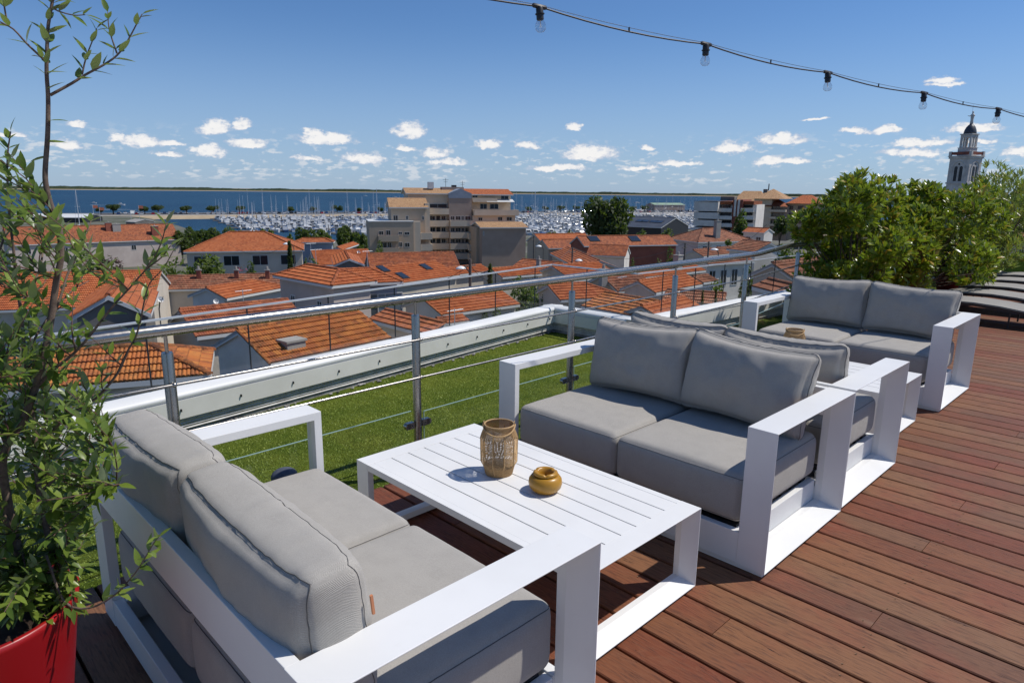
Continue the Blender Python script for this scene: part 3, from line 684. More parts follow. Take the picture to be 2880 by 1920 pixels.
def coffee_table(label, x0, x1, y0, y1):
    t = thing('coffee_table', label, 'coffee table', (x0, y0, 0), 0, 'white slatted coffee tables')
    Lx, Ly, H, w = x1-x0, y1-y0, 0.355, 0.090
    bevel(obj('end_frame', loop_frame(Lx, H, w, 0.012, t=0.03, flat=0.025), M['white'], t), 0.0015)
    k = loop_frame(Lx, H, w, 0.012, t=0.03, flat=0.025, outer=1); k.v = [(x, y+Ly-w, z) for x, y, z in k.v]; bevel(obj('end_frame', k, M['white'], t), 0.0015)
    g = 0.0055; n = 7; pitch = 0.0945; xs0 = 0.128-pitch+g/2
    b = MB(); b.box(0.001, 0.0335, w+.0008, Ly-w-.0008, H-0.030, H-0.0006); bevel(obj('side_rail', b, M['white'], t), 0.001)
    b = MB(); b.box(Lx-0.0335, Lx-0.001, w+.0008, Ly-w-.0008, H-0.030, H-0.0006); bevel(obj('side_rail', b, M['white'], t), 0.001)
    edges = [0.0340]+[0.128+pitch*i for i in range(6)]+[Lx-0.0340]
    for i in range(len(edges)-1):
        a, b_ = edges[i]+(g/2 if i else 0.0), edges[i+1]-(g/2 if i < len(edges)-2 else 0.0)
        b = MB(); b.box(a, b_, w+.0008, Ly-w-.0008, H-0.018, H-0.0012); bevel(obj('slat', b, M['white'], t), 0.0012)
    for yy in (w+0.12, Ly/2-.02, Ly-w-0.16):
        b = MB(); b.box(0.034, Lx-0.034, yy, yy+0.04, H-0.034, H-0.0185); obj('cross_bar', b, M['white'], t)
    for x in (0.04, Lx-0.04):
        b = MB(); b.tube([(x, w+.0005, H-.05), (x, w+.006, H-.05)], .008, 10); b.tube([(x, Ly-w-.0005, H-.05), (x, Ly-w-.006, H-.05)], .008, 10); obj('bolt', b, M['steel'], t, smooth=True)
    for x in (0.02, Lx-0.05):
        for y in (0.03, Ly-0.06): b = MB(); b.box(x, x+0.03, y, y+0.03, 0.0005, 0.0118); obj('foot', b, M['black'], t)
    return t
coffee_table('long white slatted coffee table holding the wicker lantern and mustard ashtray', 1.5415, 2.2648, 1.2149, 2.5688)
coffee_table('white slatted coffee table between the two farther sofas, holding the smaller wicker lantern', 4.50, 5.224, 1.215, 2.569)
def lantern(label, loc, sc, rz, handle=True):
    t = thing('wicker_lantern', label, 'lantern', loc, rz, 'woven wicker candle lanterns')
    t.scale = (sc, sc, sc)
    prof = [(0.000, .058), (0.010, .060), (0.035, .066), (0.055, .078), (0.165, .080), (0.185, .074), (0.200, .068), (0.212, .065), (0.225, .066)]
    def R_(z): return float(np.interp(z, [p[0] for p in prof], [p[1] for p in prof]))
    nseg = 40
    st = MB(); z = 0.036
    while z < 0.178:   # the thin horizontal strands with a chevron dip at each rib
        pts = []
        for j in range(nseg+1):
            w_ = 2*PI*j/nseg; f = abs(((w_/(2*PI)*10) % 1)-0.5)*2; zz = z+0.006*f*math.copysign(1, 1 if z < .11 else -1)+random.uniform(-.0008, .0008)
            r = R_(zz)*(1-0.012*(1-f)); pts.append((r*math.cos(w_), r*math.sin(w_), zz))
        st.tube(pts, 0.0017, 4, caps=False); z += 0.0046 if z < .06 else 0.0054
    obj('strands', st, M['wicker'], t, kind='stuff')
    for j in range(10):
        w_ = 2*PI*j/10; r = MB(); r.tube([(R_(z)*1.01*math.cos(w_), R_(z)*1.01*math.sin(w_), z) for z in (0.0, .035, .055, .11, .165, .185, .2)], 0.0026, 5); obj('rib', r, M['wicker'], t)
    def band(z0, z1, n, nm, mt, rr=0.0022, off=0.0):
        b = MB()
        for j in range(n):
            w_ = 2*PI*j/n; b.tube([((R_(z)+off)*math.cos(w_+.02), (R_(z)+off)*math.sin(w_), z) for z in np.linspace(z0, z1, 4)], rr, 4)
        return obj(nm, b, mt, t, kind='stuff')
    band(0.0, 0.040, 84, 'base_band', M['wicker']); band(0.172, 0.203, 84, 'shoulder_band', M['wicker']); band(0.200, 0.226, 84, 'neck_band', M['wicker'])
    b = MB(); b.lathe([(0.057, 0.002), (0.056, 0.006), (0.0, 0.006)], n=24, cap=False); obj('floor', b, M['wickerdark'], t)
    b = MB(); b.tube([(.0640*math.cos(a), .0640*math.sin(a), .2265) for a in np.linspace(0, 2*PI, 41)], 0.0035, 6, caps=False); obj('rim', b, M['wicker'], t, smooth=True)
    b = MB()
    for sg in (-1, 1): b.tube([(0.064*math.sin(2.1*sg)*1.0+0.010*math.cos(a)*0, -0.064*math.cos(2.1)*0+0.0, 0.23)] + [(0, 0, 0)]*0 + [(0.0655*sg, 0.009*math.cos(a), 0.232+0.009*math.sin(a)) for a in np.linspace(0, 2*PI, 10)][:0] + [(0.0655*sg, 0.0, 0.24)], 0.002, 5) if False else b.tube([(0.0665*sg, 0.008*math.cos(a), 0.232+0.008*math.sin(a)) for a in np.linspace(0, 2*PI, 13)], 0.0022, 5, caps=False)
    obj('handle_ring', b, M['wicker'], t, smooth=True)
    b = MB(); b.tube([(0.0690*math.cos(a), -0.082*math.sin(a), 0.226-0.030*math.sin(a)) for a in np.linspace(0, PI, 30)], 0.0036, 6)
    obj('handle', b, M['wicker'], t, smooth=True)
lantern('golden wicker lantern standing on the near coffee table beside the mustard ashtray', (1.917, 2.012, 0.3545), 1.0, math.radians(-44.7))
lantern('small wicker lantern on the farther coffee table in front of the farthest sofa', (5.027, 2.044, 0.3545), 0.95, math.radians(-66))
ash = thing('ashtray', 'round mustard yellow ceramic ashtray with notched rim on the near coffee table', 'ashtray', (1.932, 1.748, 0.3545))
b = MB(); b.lathe([(0.038, 0.0), (0.052, 0.004), (0.066, 0.020), (0.0705, 0.038), (0.068, 0.055), (0.058, 0.069), (0.046, 0.074), (0.044, 0.060), (0.030, 0.055), (0.0, 0.055)], n=40, cap=False); obj('bowl', b, M['mustard'], ash, smooth=True)
b = MB(); nn_ = 60; prof = [(0.044, 0.072), (0.0505, 0.076), (0.0515, 0.081), (0.048, 0.087), (0.040, 0.0885), (0.033, 0.085), (0.029, 0.070), (0.026, 0.058)]
vs = []
for r, z in prof:
    for j in range(nn_):
        a = 2*PI*j/nn_; notch = max(math.exp(-((((a-c+PI) % (2*PI))-PI)/0.13)**2) for c in (math.radians(-135), math.radians(-15), math.radians(105)))
        vs.append((r*math.cos(a), r*math.sin(a), z-(0.0055*notch if z > 0.08 else 0)))
b.add(vs, [(i*nn_+j, i*nn_+(j+1) % nn_, (i+1)*nn_+(j+1) % nn_, (i+1)*nn_+j) for i in range(len(prof)-1) for j in range(nn_)]); obj('rim', b, M['mustard'], ash, smooth=True)
b = MB(); b.ell((1.52, 3.28, 0.048), 0.072, 0.062, 0.047, 24, 14); obj('pebble', b, M['stone'], smooth=True, label='smooth dark grey rounded stone lying on the artificial grass behind the near sofa', cat='stone')
# ------------------------------------------------------------------ string lights
sl_ = thing('string_lights', 'black cable of clear outdoor bulbs strung across the sky above the deck', 'string lights')
sock = [(215, 30, 3.05), (950, 195, 3.35), (1487, 320, 3.8), (1912, 410, 4.3), (2240, 480, 4.85)]
SP = []
for x, y, D in sock:   # the cable hangs in one vertical plane that slants across the deck
    r = ray(1380+x*.6378, y*.6378); tt = (1.75+4*.267)/(r[1]+.267*r[0]); SP.append(CAM+r*tt)
SP = [SP[0]+(SP[0]-SP[1])*2.2+np.array([0, 0, .02])]+[SP[0]+(SP[0]-SP[1])*1.05]+SP+[SP[-1]+(SP[-1]-SP[-2])*1.05+np.array([0, 0, .01]), SP[-1]+(SP[-1]-SP[-2])*2.4+np.array([0, 0, .06])]
path = []
for a, b_ in zip(SP[:-1], SP[1:]):
    for k in range(8): s = k/8; path.append(a+(b_-a)*s-np.array([0, 0, 0.022*4*s*(1-s)]))
path.append(SP[-1]); c = MB(); c.tube(path, 0.0038, 6); obj('cable', c, M['black'], sl_, smooth=True)
c = MB(); c.tube([p+np.array([0, 0, 0.006+0.012*4*((i % 8)/8)*(1-(i % 8)/8)]) for i, p in enumerate(path)], 0.0013, 5); obj('support_wire', c, M['black'], sl_, smooth=True)
for i in range(len(SP)-1):
    mpt = (SP[i]+SP[i+1])/2-np.array([0, 0, .018]); c = MB(); c.obox(mpt-np.array([.003, .003, .006]), (.006, 0, 0), (0, .006, 0), (0, 0, .022)); obj('cable_tie', c, M['black'], sl_)
for i, p in enumerate(SP[1:-1]):
    u = SP[2]-SP[1]; u = u/np.linalg.norm(u); down = np.array([0.12-0.05*i, -0.10+0.05*(i % 3), -1.0]); down /= np.linalg.norm(down)
    c = MB(); c.tube([p-u*0.036, p-u*0.03, p+u*0.03, p+u*0.036], [0.006, 0.010, 0.010, 0.006], 8); c.tube([p, p+down*0.008, p+down*0.052, p+down*0.056], [0.013, 0.0165, 0.0165, 0.013], 12); c.tube([p+down*0.028, p+down*0.032], 0.021, 12)
    o = obj('socket', c, M['black'], sl_); smooth_angle(o)
    c = MB(); prof = [(0.013, 0.0), (0.015, 0.006), (0.021, 0.016), (0.025, 0.029), (0.0225, 0.042), (0.014, 0.051), (0.0, 0.054)]
    ctr = p+down*0.052; c.tube([ctr+down*z for r, z in prof], [max(r, .0004) for r, z in prof], 16, caps=False); b_o = obj('bulb', c, M['bulbglass'], sl_, smooth=True)
    c = MB(); c.tube([ctr, ctr+down*0.028], 0.0022, 5); c.tube([ctr+down*.028+u*.006, ctr+down*.032, ctr+down*.028-u*.006], 0.0007, 4); obj('filament', c, M['filament'], b_o)
# ------------------------------------------------------------------ sun loungers
M['sling'] = varied('taupe_sling', (0.30, 0.285, 0.26), (0.26, 0.245, 0.225), 3, 0.8, 0.0004, bscale=400)
M['loungerframe'] = mat('charcoal_frame', (0.03, 0.028, 0.028), 0.45)
def fn_towel(t, b):
    c = objco(t); s = t.sep(c); st = t.smooth(t.m('SINE', t.m('MULTIPLY', s[0], 2*PI/0.075)), -0.1, 0.1)
    t.link(t.mix(st, (0.72, 0.72, 0.74), (0.025, 0.03, 0.12)), b.inputs['Base Color'])
M['towel'] = mat('navy_striped_towel', rough=0.95, fn=fn_towel)
def fn_dots(t, b):
    v = t.n('ShaderNodeTexVoronoi'); t.link(objco(t), v.inputs['Vector']); v.inputs['Scale'].default_value = 34
    t.link(t.mix(t.smooth(v.outputs['Distance'], 0.35, 0.45), (0.75, 0.75, 0.78), (0.02, 0.022, 0.10)), b.inputs['Base Color'])
M['towelend'] = mat('navy_spotted_towel', rough=0.95, fn=fn_dots)
def lounger(label, x0, yfoot, wd=0.66):
    t = thing('sun_lounger', label, 'sun lounger', (x0, yfoot, 0), 0, 'low taupe sun loungers side by side')
    bed = [(0.0, .215), (-.12, .238), (-.35, .262), (-.62, .268), (-.9, .252), (-1.12, .225), (-1.28, .206)]
    back = [(-1.28, .206), (-1.42, .250), (-1.75, .44), (-1.98, .60)]
    def strip_(path, th, a, b_, nm, mt):
        k = MB(); n = len(path); vs = []
        for y, z in path: vs += [(a, y, z), (b_, y, z), (b_, y, z-th), (a, y, z-th)]
        fs = [(i*4+j, (i+1)*4+j, (i+1)*4+(j+1) % 4, i*4+(j+1) % 4) for i in range(n-1) for j in range(4)]+[(0, 1, 2, 3), ((n-1)*4+3, (n-1)*4+2, (n-1)*4+1, (n-1)*4)]
        k.add(vs, fs); o = obj(nm, k, mt, t); smooth_angle(o, 0.7); return o
    strip_(bed, 0.012, 0.03, wd-0.03, 'bed_sling', M['sling']); strip_(back, 0.012, 0.03, wd-0.03, 'backrest_sling', M['sling'])
    arc = [(y, z-0.012) for y, z in bed]+[(-1.6, .17), (-1.95, .13)]
    for a in (0.0, wd-0.029): strip_(arc, 0.032, a, a+0.029, 'side_rail', M['loungerframe']); strip_(back, 0.028, a+.03 if a == 0 else a-.03, a+0.029+.03 if a == 0 else a-.001, 'backrest_rail', M['loungerframe'])
    for y in (-0.22, -1.02, -1.80):
        for x in (0.012, wd-0.03):
            z = np.interp(-y, [-p[0] for p in arc], [p[1] for p in arc]); k = MB(); k.box(x, x+0.018, y, y+0.018, 0.0, z-0.04); obj('leg', k, M['loungerframe'], t)
    return t
LX = [9.95, 11.0, 12.05, 13.1, 14.15]
lab = ['nearest taupe sun lounger, with a rolled navy towel on it', 'second sun lounger from the sofas', 'third sun lounger from the sofas, in front of the dark red pot', 'fourth sun lounger from the sofas', 'farthest sun lounger, beside the lime green planter']
for x, l in zip(LX, lab): lounger(l, x, 2.50)
tw = thing('rolled_towel', 'rolled navy and white patterned towel lying on the nearest sun lounger', 'towel', (10.28, 1.18, 0.285))
b = MB(); b.tube([(-.21, 0, 0), (-.205, 0, 0), (.205, 0, 0), (.21, 0, 0)], [0.07, .078, .078, .07], 20, caps=False); o = obj('roll', b, M['towel'], tw, smooth=True)
for s_ in (-1, 1): b = MB(); b.tube([(.2095*s_, 0, 0), (.214*s_, 0, 0)], [0.071, 0.060], 20); obj('rolled_end', b, M['towelend'], tw)
b = MB(); b.box(-.20, .20, -.30, -.05, -.062, -.052); b2 = obj('loose_flap', b, M['towel'], tw)
# ------------------------------------------------------------------ leaves
def leaf_mesh(name, L, wd, mt, curl=0.12, fold=0.18, segs=4, shape=0.5):
    """pointed blade along +x, petiole at the origin, upper side +z"""
    k = MB(); vs = []; 
    for i in range(segs+1):
        s = i/segs; w = wd/2*(math.sin(PI*min(1, s**(shape*1.4 if shape < 0.6 else 1.3)))**0.85 if 0 < s < 1 else 0.02); z = -curl*L*s*s
        vs += [(L*s, -w, z+fold*w), (L*s, 0, z), (L*s, w, z+fold*w)]
    fs = [f for i in range(segs) for f in ((i*3, i*3+3, i*3+4, i*3+1), (i*3+1, i*3+4, i*3+5, i*3+2))]
    k.add(vs, fs); return k
def place(mb, leaf, o, d, up, sc):
    """leaf mesh copy: at o, pointing d, with 'up' roughly its upper side"""
    d = d/(np.linalg.norm(d)+1e-9); y = np.cross(up, d); y = y/(np.linalg.norm(y)+1e-9); z = np.cross(d, y)
    R_ = np.stack([d, y, z], 1)*sc; mb.add((np.array(leaf.v)@R_.T)+o, leaf.f)
def frame_m(o, d, up, sc):
    d = d/(np.linalg.norm(d)+1e-9); y = np.cross(up, d); y = y/(np.linalg.norm(y)+1e-9); z = np.cross(d, y)
    return Matrix(((d[0]*sc, y[0]*sc, z[0]*sc, o[0]), (d[1]*sc, y[1]*sc, z[1]*sc, o[1]), (d[2]*sc, y[2]*sc, z[2]*sc, o[2]), (0, 0, 0, 1)))
def rnd3(): 
    v = np.random.normal(size=3); return v/np.linalg.norm(v)
# ------------------------------------------------------------------ olive in the red pot (left)
pc = atz(-88, 1715, 0.585)
pot = thing('red_planter', 'tall glossy red planter holding the leafy olive tree', 'planter', (pc[0], pc[1], 0))
b = MB(); b.lathe([(0.125, 0.004), (0.130, 0.02), (0.180, 0.30), (0.212, 0.52), (0.221, 0.57), (0.223, 0.585), (0.211, 0.587), (0.200, 0.575), (0.192, 0.54), (0.0, 0.55)], n=64, cap=False); obj('pot', b, M['redpot'], pot, smooth=True)
b = MB(); b.lathe([(0.20, 0.560), (0.15, 0.572), (0.1, 0.58), (0.0, 0.582)], n=30, cap=False); obj('soil', b, M['soil'], pot)
b = MB(); b.lathe([(0.16, 0.0005), (0.185, 0.004), (0.20, 0.032), (0.19, 0.034), (0.175, 0.012), (0.14, 0.010)], n=48, cap=False); obj('saucer', b, M['redpot'], pot, smooth=True)
olive = thing('olive_tree', 'slender olive tree with narrow green leaves rising from the red planter', 'tree', (pc[0], pc[1], 0.58))
oroot = np.array([pc[0], pc[1], 0.58])
wood = []
D0 = math.hypot(pc[0], pc[1])
def stem(px, r0, r1, D1=None, Ds=None):
    n = len(px); D1 = D1 or D0; Ds = Ds or D0
    pts = [atd(x, y, Ds+(D1-Ds)*i/(n-1)) for i, (x, y) in enumerate(px)]
    # smooth by catmull-rom
    out = []
    P_ = [pts[0]*2-pts[1]]+pts+[pts[-1]*2-pts[-2]]
    for i in range(1, len(P_)-2):
        for s in (0, .33, .66):
            a, b_, c, d = P_[i-1:i+3]; out.append(0.5*((2*b_)+(c-a)*s+(2*a-5*b_+4*c-d)*s*s+(3*b_-a-3*c+d)*s**3))
    out.append(pts[-1]); return out, list(np.linspace(r0, r1, len(out)))
main = [(70, 1620), (40, 1500), (20, 1400), (6, 1310), (20, 1250), (61, 1188), (98, 1095), (124, 1000), (142, 905), (159, 786), (171, 725), (167, 645), (144, 581), (130, 526), (127, 480), (133, 396), (135, 337), (135, 268), (131, 206), (132, 138), (136, 69), (148, 0), (150, -60)]
stems = [stem(main, 0.0105, 0.0028),
         stem([(141, 268), (203, 234), (241, 210), (293, 182), (330, 155), (358, 117), (386, 65), (400, 40)], 0.0034, 0.0011),
         stem([(231, 210), (240, 170), (251, 138), (262, 110), (272, 80)], 0.002, 0.0009), stem([(329, 151), (315, 110), (306, 76), (303, 34)], 0.002, 0.0009),
         stem([(124, 169), (98, 145), (72, 120), (38, 83), (0, 62)], 0.0026, 0.0016), stem([(20, 62), (14, 30), (6, -20)], 0.002, 0.0014),
         stem([(150, 20), (162, 31), (206, 43), (240, 42)], 0.002, 0.0010), stem([(150, 0), (175, -10), (200, -30)], 0.002, 0.001),
         stem([(151, 1560), (135, 1500), (122, 1443), (110, 1382), (104, 1320), (100, 1240), (85, 1120), (70, 1000), (60, 880)], 0.0085, 0.004, D0+.12),
         stem([(60, 880), (45, 780), (38, 700), (27, 612), (21, 500), (22, 430), (30, 370)], 0.004, 0.0014, D0+.1, D0+.12),
         stem([(98, 1095), (150, 1040), (200, 1000), (239, 960), (294, 890), (324, 853), (361, 814), (407, 762), (453, 725), (480, 690)], 0.004, 0.0012, D0-.15),
         stem([(407, 762), (428, 730), (446, 700), (459, 664), (468, 628)], 0.0022, 0.001, D0-.17, D0-.14),
         stem([(330, 1050), (360, 985), (380, 951), (395, 902), (407, 841), (422, 795), (459, 755), (490, 700)], 0.0028, 0.0010, D0-.12, D0-.02),
         stem([(122, 1240), (190, 1170), (270, 1120), (330, 1050), (360, 985)], 0.004, 0.0026, D0-.03),
         stem([(142, 905), (171, 832), (190, 771), (214, 719), (245, 648), (257, 620)], 0.0036, 0.0012, D0+.1),
         stem([(110, 1382), (180, 1330), (240, 1290), (290, 1270), (325, 1262)], 0.003, 0.001, D0-.1),
         stem([(122, 1443), (190, 1430), (250, 1400), (300, 1380), (340, 1362)], 0.003, 0.001, D0-.15),
         stem([(130, 1560), (180, 1690), (249, 1709), (318, 1676), (359, 1635), (392, 1594), (430, 1530), (447, 1508)], 0.003, 0.0009, D0-.42, D0-.1),
         stem([(20, 1250), (-40, 1100), (-60, 950), (-40, 800), (0, 700), (20, 640)], 0.006, 0.002, D0+.15), stem([(40, 1500), (-30, 1380), (-90, 1250), (-80, 1100)], 0.006, 0.002, D0-.1),
         stem([(70, 1000), (130, 900), (200, 820), (250, 790)], 0.003, 0.001, D0+.15), stem([(60, 880), (110, 760), (120, 680), (100, 600), (70, 560)], 0.003, 0.001, D0+.2)]
tw_mb = MB()
for k, (pts, rs) in enumerate(stems):
    b = MB(); b.tube([p-oroot for p in pts], rs, 7); obj('trunk' if k == 0 else 'branch', b, M['bark'], olive, smooth=True)
leaves = []   # (origin, direction, up, scale)
def leafy(pts, r0, step=0.021, scale=1.0, start=0.15):
    ln = [np.linalg.norm(b_-a) for a, b_ in zip(pts[:-1], pts[1:])]; tot = sum(ln); s = tot*start; k = random.random()*PI
    cum = np.concatenate([[0], np.cumsum(ln)])
    while s < tot:
        i = min(len(ln)-1, int(np.searchsorted(cum, s)-1)); i = max(i, 0); f = (s-cum[i])/max(ln[i], 1e-6); p = pts[i]+(pts[i+1]-pts[i])*f; t_ = (pts[i+1]-pts[i]); t_ = t_/np.linalg.norm(t_)
        a = np.cross(t_, (0.3, 0.2, 1)); a /= np.linalg.norm(a); b_ = np.cross(t_, a); k += PI/2+random.uniform(-.4, .4)
        for sg in (0, PI):
            if random.random() < 0.10: continue
            o_ = a*math.cos(k+sg)+b_*math.sin(k+sg); d = t_*random.uniform(.35, 1.0)+o_*random.uniform(.7, 1.0)+np.array([0, 0, .12]); leaves.append((p, d, np.array([0, 0, 1.0])+rnd3()*.35, scale*random.uniform(.62, 1.18)*(1-.3*(s/tot)**3)))
        s += step*random.uniform(.7, 1.35)
    leaves.append((pts[-1], pts[-1]-pts[-2]+rnd3()*.004, np.array([0, 0, 1.0])+rnd3()*.3, scale*.8))
# bare stretches of the leader carry few leaves; the thin upper shoots carry pairs
for idx, st, stp in ((1, .25, .030), (2, .1, .022), (3, .1, .022), (4, .05, .034), (5, .5, .03), (6, .2, .022), (7, .1, .02), (9, .45, .018), (10, .3, .026), (11, .1, .02), (12, .25, .03), (14, .3, .024), (15, .2, .022), (16, .2, .022), (17, .35, .032)):
    leafy(stems[idx][0], 0, stp, 1.0, st)
mp = stems[0][0]; leafy(mp[-14:], 0, 0.020, 1.0, 0.05)
for (x, y) in [(133, 340), (132, 400), (140, 440), (128, 255), (130, 205)]:
    p = atd(x, y, D0); leaves.append((p, RT*random.choice([-1, .8])+UP*random.uniform(-.2, .6), np.array([0, 0, 1.0])+rnd3()*.4, 1.0))
poly = [(-130, 470), (0, 395), (62, 402), (80, 540), (235, 620), (262, 700), (235, 780), (215, 900), (300, 960), (330, 1010), (295, 1110), (285, 1190), (315, 1290), (300, 1400), (262, 1500), (245, 1600), (235, 1690), (190, 1740), (60, 1740), (-130, 1730)]
def inside(x, y, pl):
    c = False; j = len(pl)-1
    for i in range(len(pl)):
        if (pl[i][1] > y) != (pl[j][1] > y) and x < (pl[j][0]-pl[i][0])*(y-pl[i][1])/(pl[j][1]-pl[i][1])+pl[i][0]: c = not c
        j = i
    return c
anchor = [p for k in (0, 8, 9, 10, 13, 14, 15, 16, 18, 19, 20, 21) for p in stems[k][0]]; anchor = [p for p in anchor if p[2] < atd(100, 560, D0)[2]]
AN = np.array(anchor); cnt = 0
while cnt < 285:
    x, y = random.uniform(-130, 340), random.uniform(390, 1745)
    if not inside(x, y, poly): continue
    if random.random() < (0.62 if y < 900 else 0.0): continue
    if cnt > 240: x = random.uniform(-50, 235); y = random.uniform(1580, 1740)
    tip = atd(x, y, D0+(random.gauss(0.02, .15) if cnt <= 240 else random.uniform(-.2, .0))); dd = np.linalg.norm(AN-(tip-np.array([0, 0, .10])), axis=1); a = AN[int(np.argmin(dd+np.random.rand(len(dd))*.05))]
    v = tip-a; l = np.linalg.norm(v)
    if l > .30: a = tip-v/l*.24; v = tip-a; l = .24
    if l < .05: continue
    mid = a+v*.5+rnd3()*l*.12+np.array([0, 0, -.04*l]); pts = [a, a+(mid-a)*.5+rnd3()*.004, mid, mid+(tip-mid)*.5+rnd3()*.004, tip]
    tw_mb.tube([p-oroot for p in pts], [0.0019, .0017, .0014, .0011, .0008], 4); leafy(pts, 0, .020, 1.0, .1); cnt += 1
obj('twigs', tw_mb, M['twig'], olive, kind='stuff', smooth=True)
LF = leaf_mesh('leaf', 0.047, 0.0162, M['olive']); lme = LF.mesh('leaf', M['olive'], True)
def screen_size(p, sc): 
    d = p-CAM; z = d@FW; x = 1440+FL*(d@RT)/z; y = 960-FL*(d@UP)/z; return sc/z if (-30 < x < 2900 and -30 < y < 1950) else 0
leaves.sort(key=lambda q: -screen_size(q[0]+q[1]*0, q[3])*(1 if q[0][2] else 1))
rest = MB()
for k, (p, d, up_, sc) in enumerate(leaves):
    if k < 300:
        o = link('leaf', lme, olive); o.matrix_local = frame_m(p-oroot, d, up_, sc)
    else: place(rest, LF, p-oroot, d, up_, sc)
obj('leaves', rest, M['olive'], olive, smooth=True, kind='stuff')
# ------------------------------------------------------------------ shrubs at the far end of the deck
def shrub(label, c, rx, ry, z0, z1, n, seed, mt, L=0.085, wd=0.03, rosette=7, name='shrub', parts=300, holes=0.25, up_bias=0.7, lean=0.0, stemmat='trunk'):
    random.seed(seed); np.random.seed(seed); t = thing(name, label, 'shrub', (c[0], c[1], 0)); org = np.array([c[0], c[1], 0.0])
    lf = leaf_mesh('leaf', L, wd, mt, segs=3, shape=0.9 if wd/L > .25 else 0.5); lm = lf.mesh('leaf', mt, True); ros = []; st = MB()
    lobes = [(np.array([random.uniform(-.8, .8)*rx, random.uniform(-.75, .75)*ry, z0+(z1-z0)*random.uniform(.04, .84)]), random.uniform(.24, .42)) for _ in range(22)]
    while len(ros) < n:
        lb, lr = random.choice(lobes); v = rnd3(); rr = lr*random.uniform(.55, 1.0)**.5
        p = lb+v*np.array([rr*rx*.9, rr*ry*.9, rr*(z1-z0)*.5])
        if p[2] < z0 or p[2] > z1: continue
        ros.append((p, v))
    allv = []
    for p, v in ros:
        ax = v*.7+np.array([0, 0, up_bias])+rnd3()*.25; ax /= np.linalg.norm(ax); a = np.cross(ax, (0.1, .9, .3)); a /= np.linalg.norm(a); b_ = np.cross(ax, a)
        for j in range(rosette):
            w_ = j*2.4+random.random()*.5; tilt = random.uniform(.25, 1.05); d = ax*math.cos(tilt)+(a*math.cos(w_)+b_*math.sin(w_))*math.sin(tilt)
            allv.append((p+ax*(-.02+.004*j), d, ax+rnd3()*.2, random.uniform(.65, 1.1)))
        if random.random() < .07:
            base = np.array([random.uniform(-.12, .12), random.uniform(-.12, .12), z0*0+.3]); q = p-ax*.12; st.tube([base, base+(q-base)*.5+rnd3()*.04, q, p], [.008, .006, .004, .0025], 4)
    eye = CAM-org; allv.sort(key=lambda q: np.linalg.norm(q[0]-eye)-q[3]*.3); r_ = MB()
    for k, (p, d, u_, sc) in enumerate(allv):
        if k < parts: o = link('leaf', lm, t); o.matrix_local = frame_m(p, d, u_, sc)
        else: place(r_, lf, p, d, u_, sc)
    obj('leaves', r_, mt, t, smooth=True, kind='stuff'); obj('stems', st, M[stemmat], t, smooth=True); return t
shrub('broad glossy-leaved green shrub right behind the farthest sofa', (8.55, 2.86), 1.02, 0.70, 0.30, 1.80, 1500, 11, M['pitt'], rosette=8, L=.105, wd=.036)
shrub('second glossy green shrub, in the dark red pot beyond the first', (11.0, 2.80), 1.85, 0.80, 0.30, 1.97, 2400, 12, M['pitt'], rosette=8, L=.115, wd=.042)
shrub('dense yellow-green shrub filling the gap left of the oleander', (12.9, 2.72), 1.1, 0.6, 0.3, 1.85, 900, 19, M['pitt'], rosette=8, L=.11, wd=.038, parts=150)
shrub('tall airy narrow-leaved oleander at the right edge beyond the shrubs', (15.2, 2.66), 1.25, 0.75, 0.3, 2.20, 950, 13, M['oleander'], L=.15, wd=.022, rosette=8, up_bias=1.1, parts=200)
shrub('yellow-green bushy plant low behind the sun loungers', (10.3, 3.0), 0.95, 0.50, 0.1, 1.30, 420, 14, M['oleander'], L=.13, wd=.028, rosette=8, parts=100)
shrub('leafy bush growing in the lime green planter', (17.6, 2.6), 0.8, 0.45, 0.4, 2.2, 220, 15, M['treelight'], L=.10, wd=.03, rosette=7, parts=60)
random.seed(17); np.random.seed(17)
t = thing('dry_grass', 'brown dried ornamental grass between the two glossy shrubs', 'plant', (9.55, 2.66, 0)); dg = MB()
for k in range(600):
    a = random.random()*2*PI; r = random.random()**.5; bx, by = .14*r*math.cos(a), .14*r*math.sin(a); h = random.uniform(.4, 1.2); sp = random.uniform(.1, .42)
    a2 = a+random.uniform(-.7, .7); p0 = np.array([bx, by, 0.05]); p1 = np.array([bx+sp*.4*math.cos(a2), by+sp*.4*math.sin(a2), h*.7]); p2 = np.array([bx+sp*math.cos(a2), by+sp*math.sin(a2), h])
    w = np.array([-math.sin(a2+1), math.cos(a2+1), 0])*.003; dg.add([p0-w, p0+w, p1+w, p1-w, p2], [(0, 1, 2, 3), (3, 2, 4)])
obj('stalks', dg, M['drygrass'], t, kind='stuff')
for lb, (x, y), r, h, mt in (('dark red round pot under the second shrub', (11.75, 3.05), .0, .0, 'darkred'),):
    pass
def potted(label, x, y, r, h, mt):
    t = thing('plant_pot', label, 'plant pot', (x, y, 0), 0); b = MB()
    b.lathe([(r*.72, 0.002), (r*.9, h*.6), (r, h), (r*.93, h), (r*.9, h-.05), (0, h-.05)], n=32, cap=False); obj('pot_body', b, M[mt], t, smooth=True)
    b = MB(); b.lathe([(r*.9, h-.045), (0, h-.03)], n=20, cap=False); obj('soil', b, M['soil'], t)
potted('dark red pot standing behind the third sun lounger', 11.75+1.35, 2.80, .30, .46, 'darkred')
b = MB(); b.box(16.9, 19.0, 1.5, 2.75, 0.002, .36); b.box(16.95, 18.95, 1.55, 2.70, .36, .361); o = obj('planter_box', b, M['limepot'], label='long lime green planter box beyond the sun loungers', cat='planter'); bevel(o, .02)
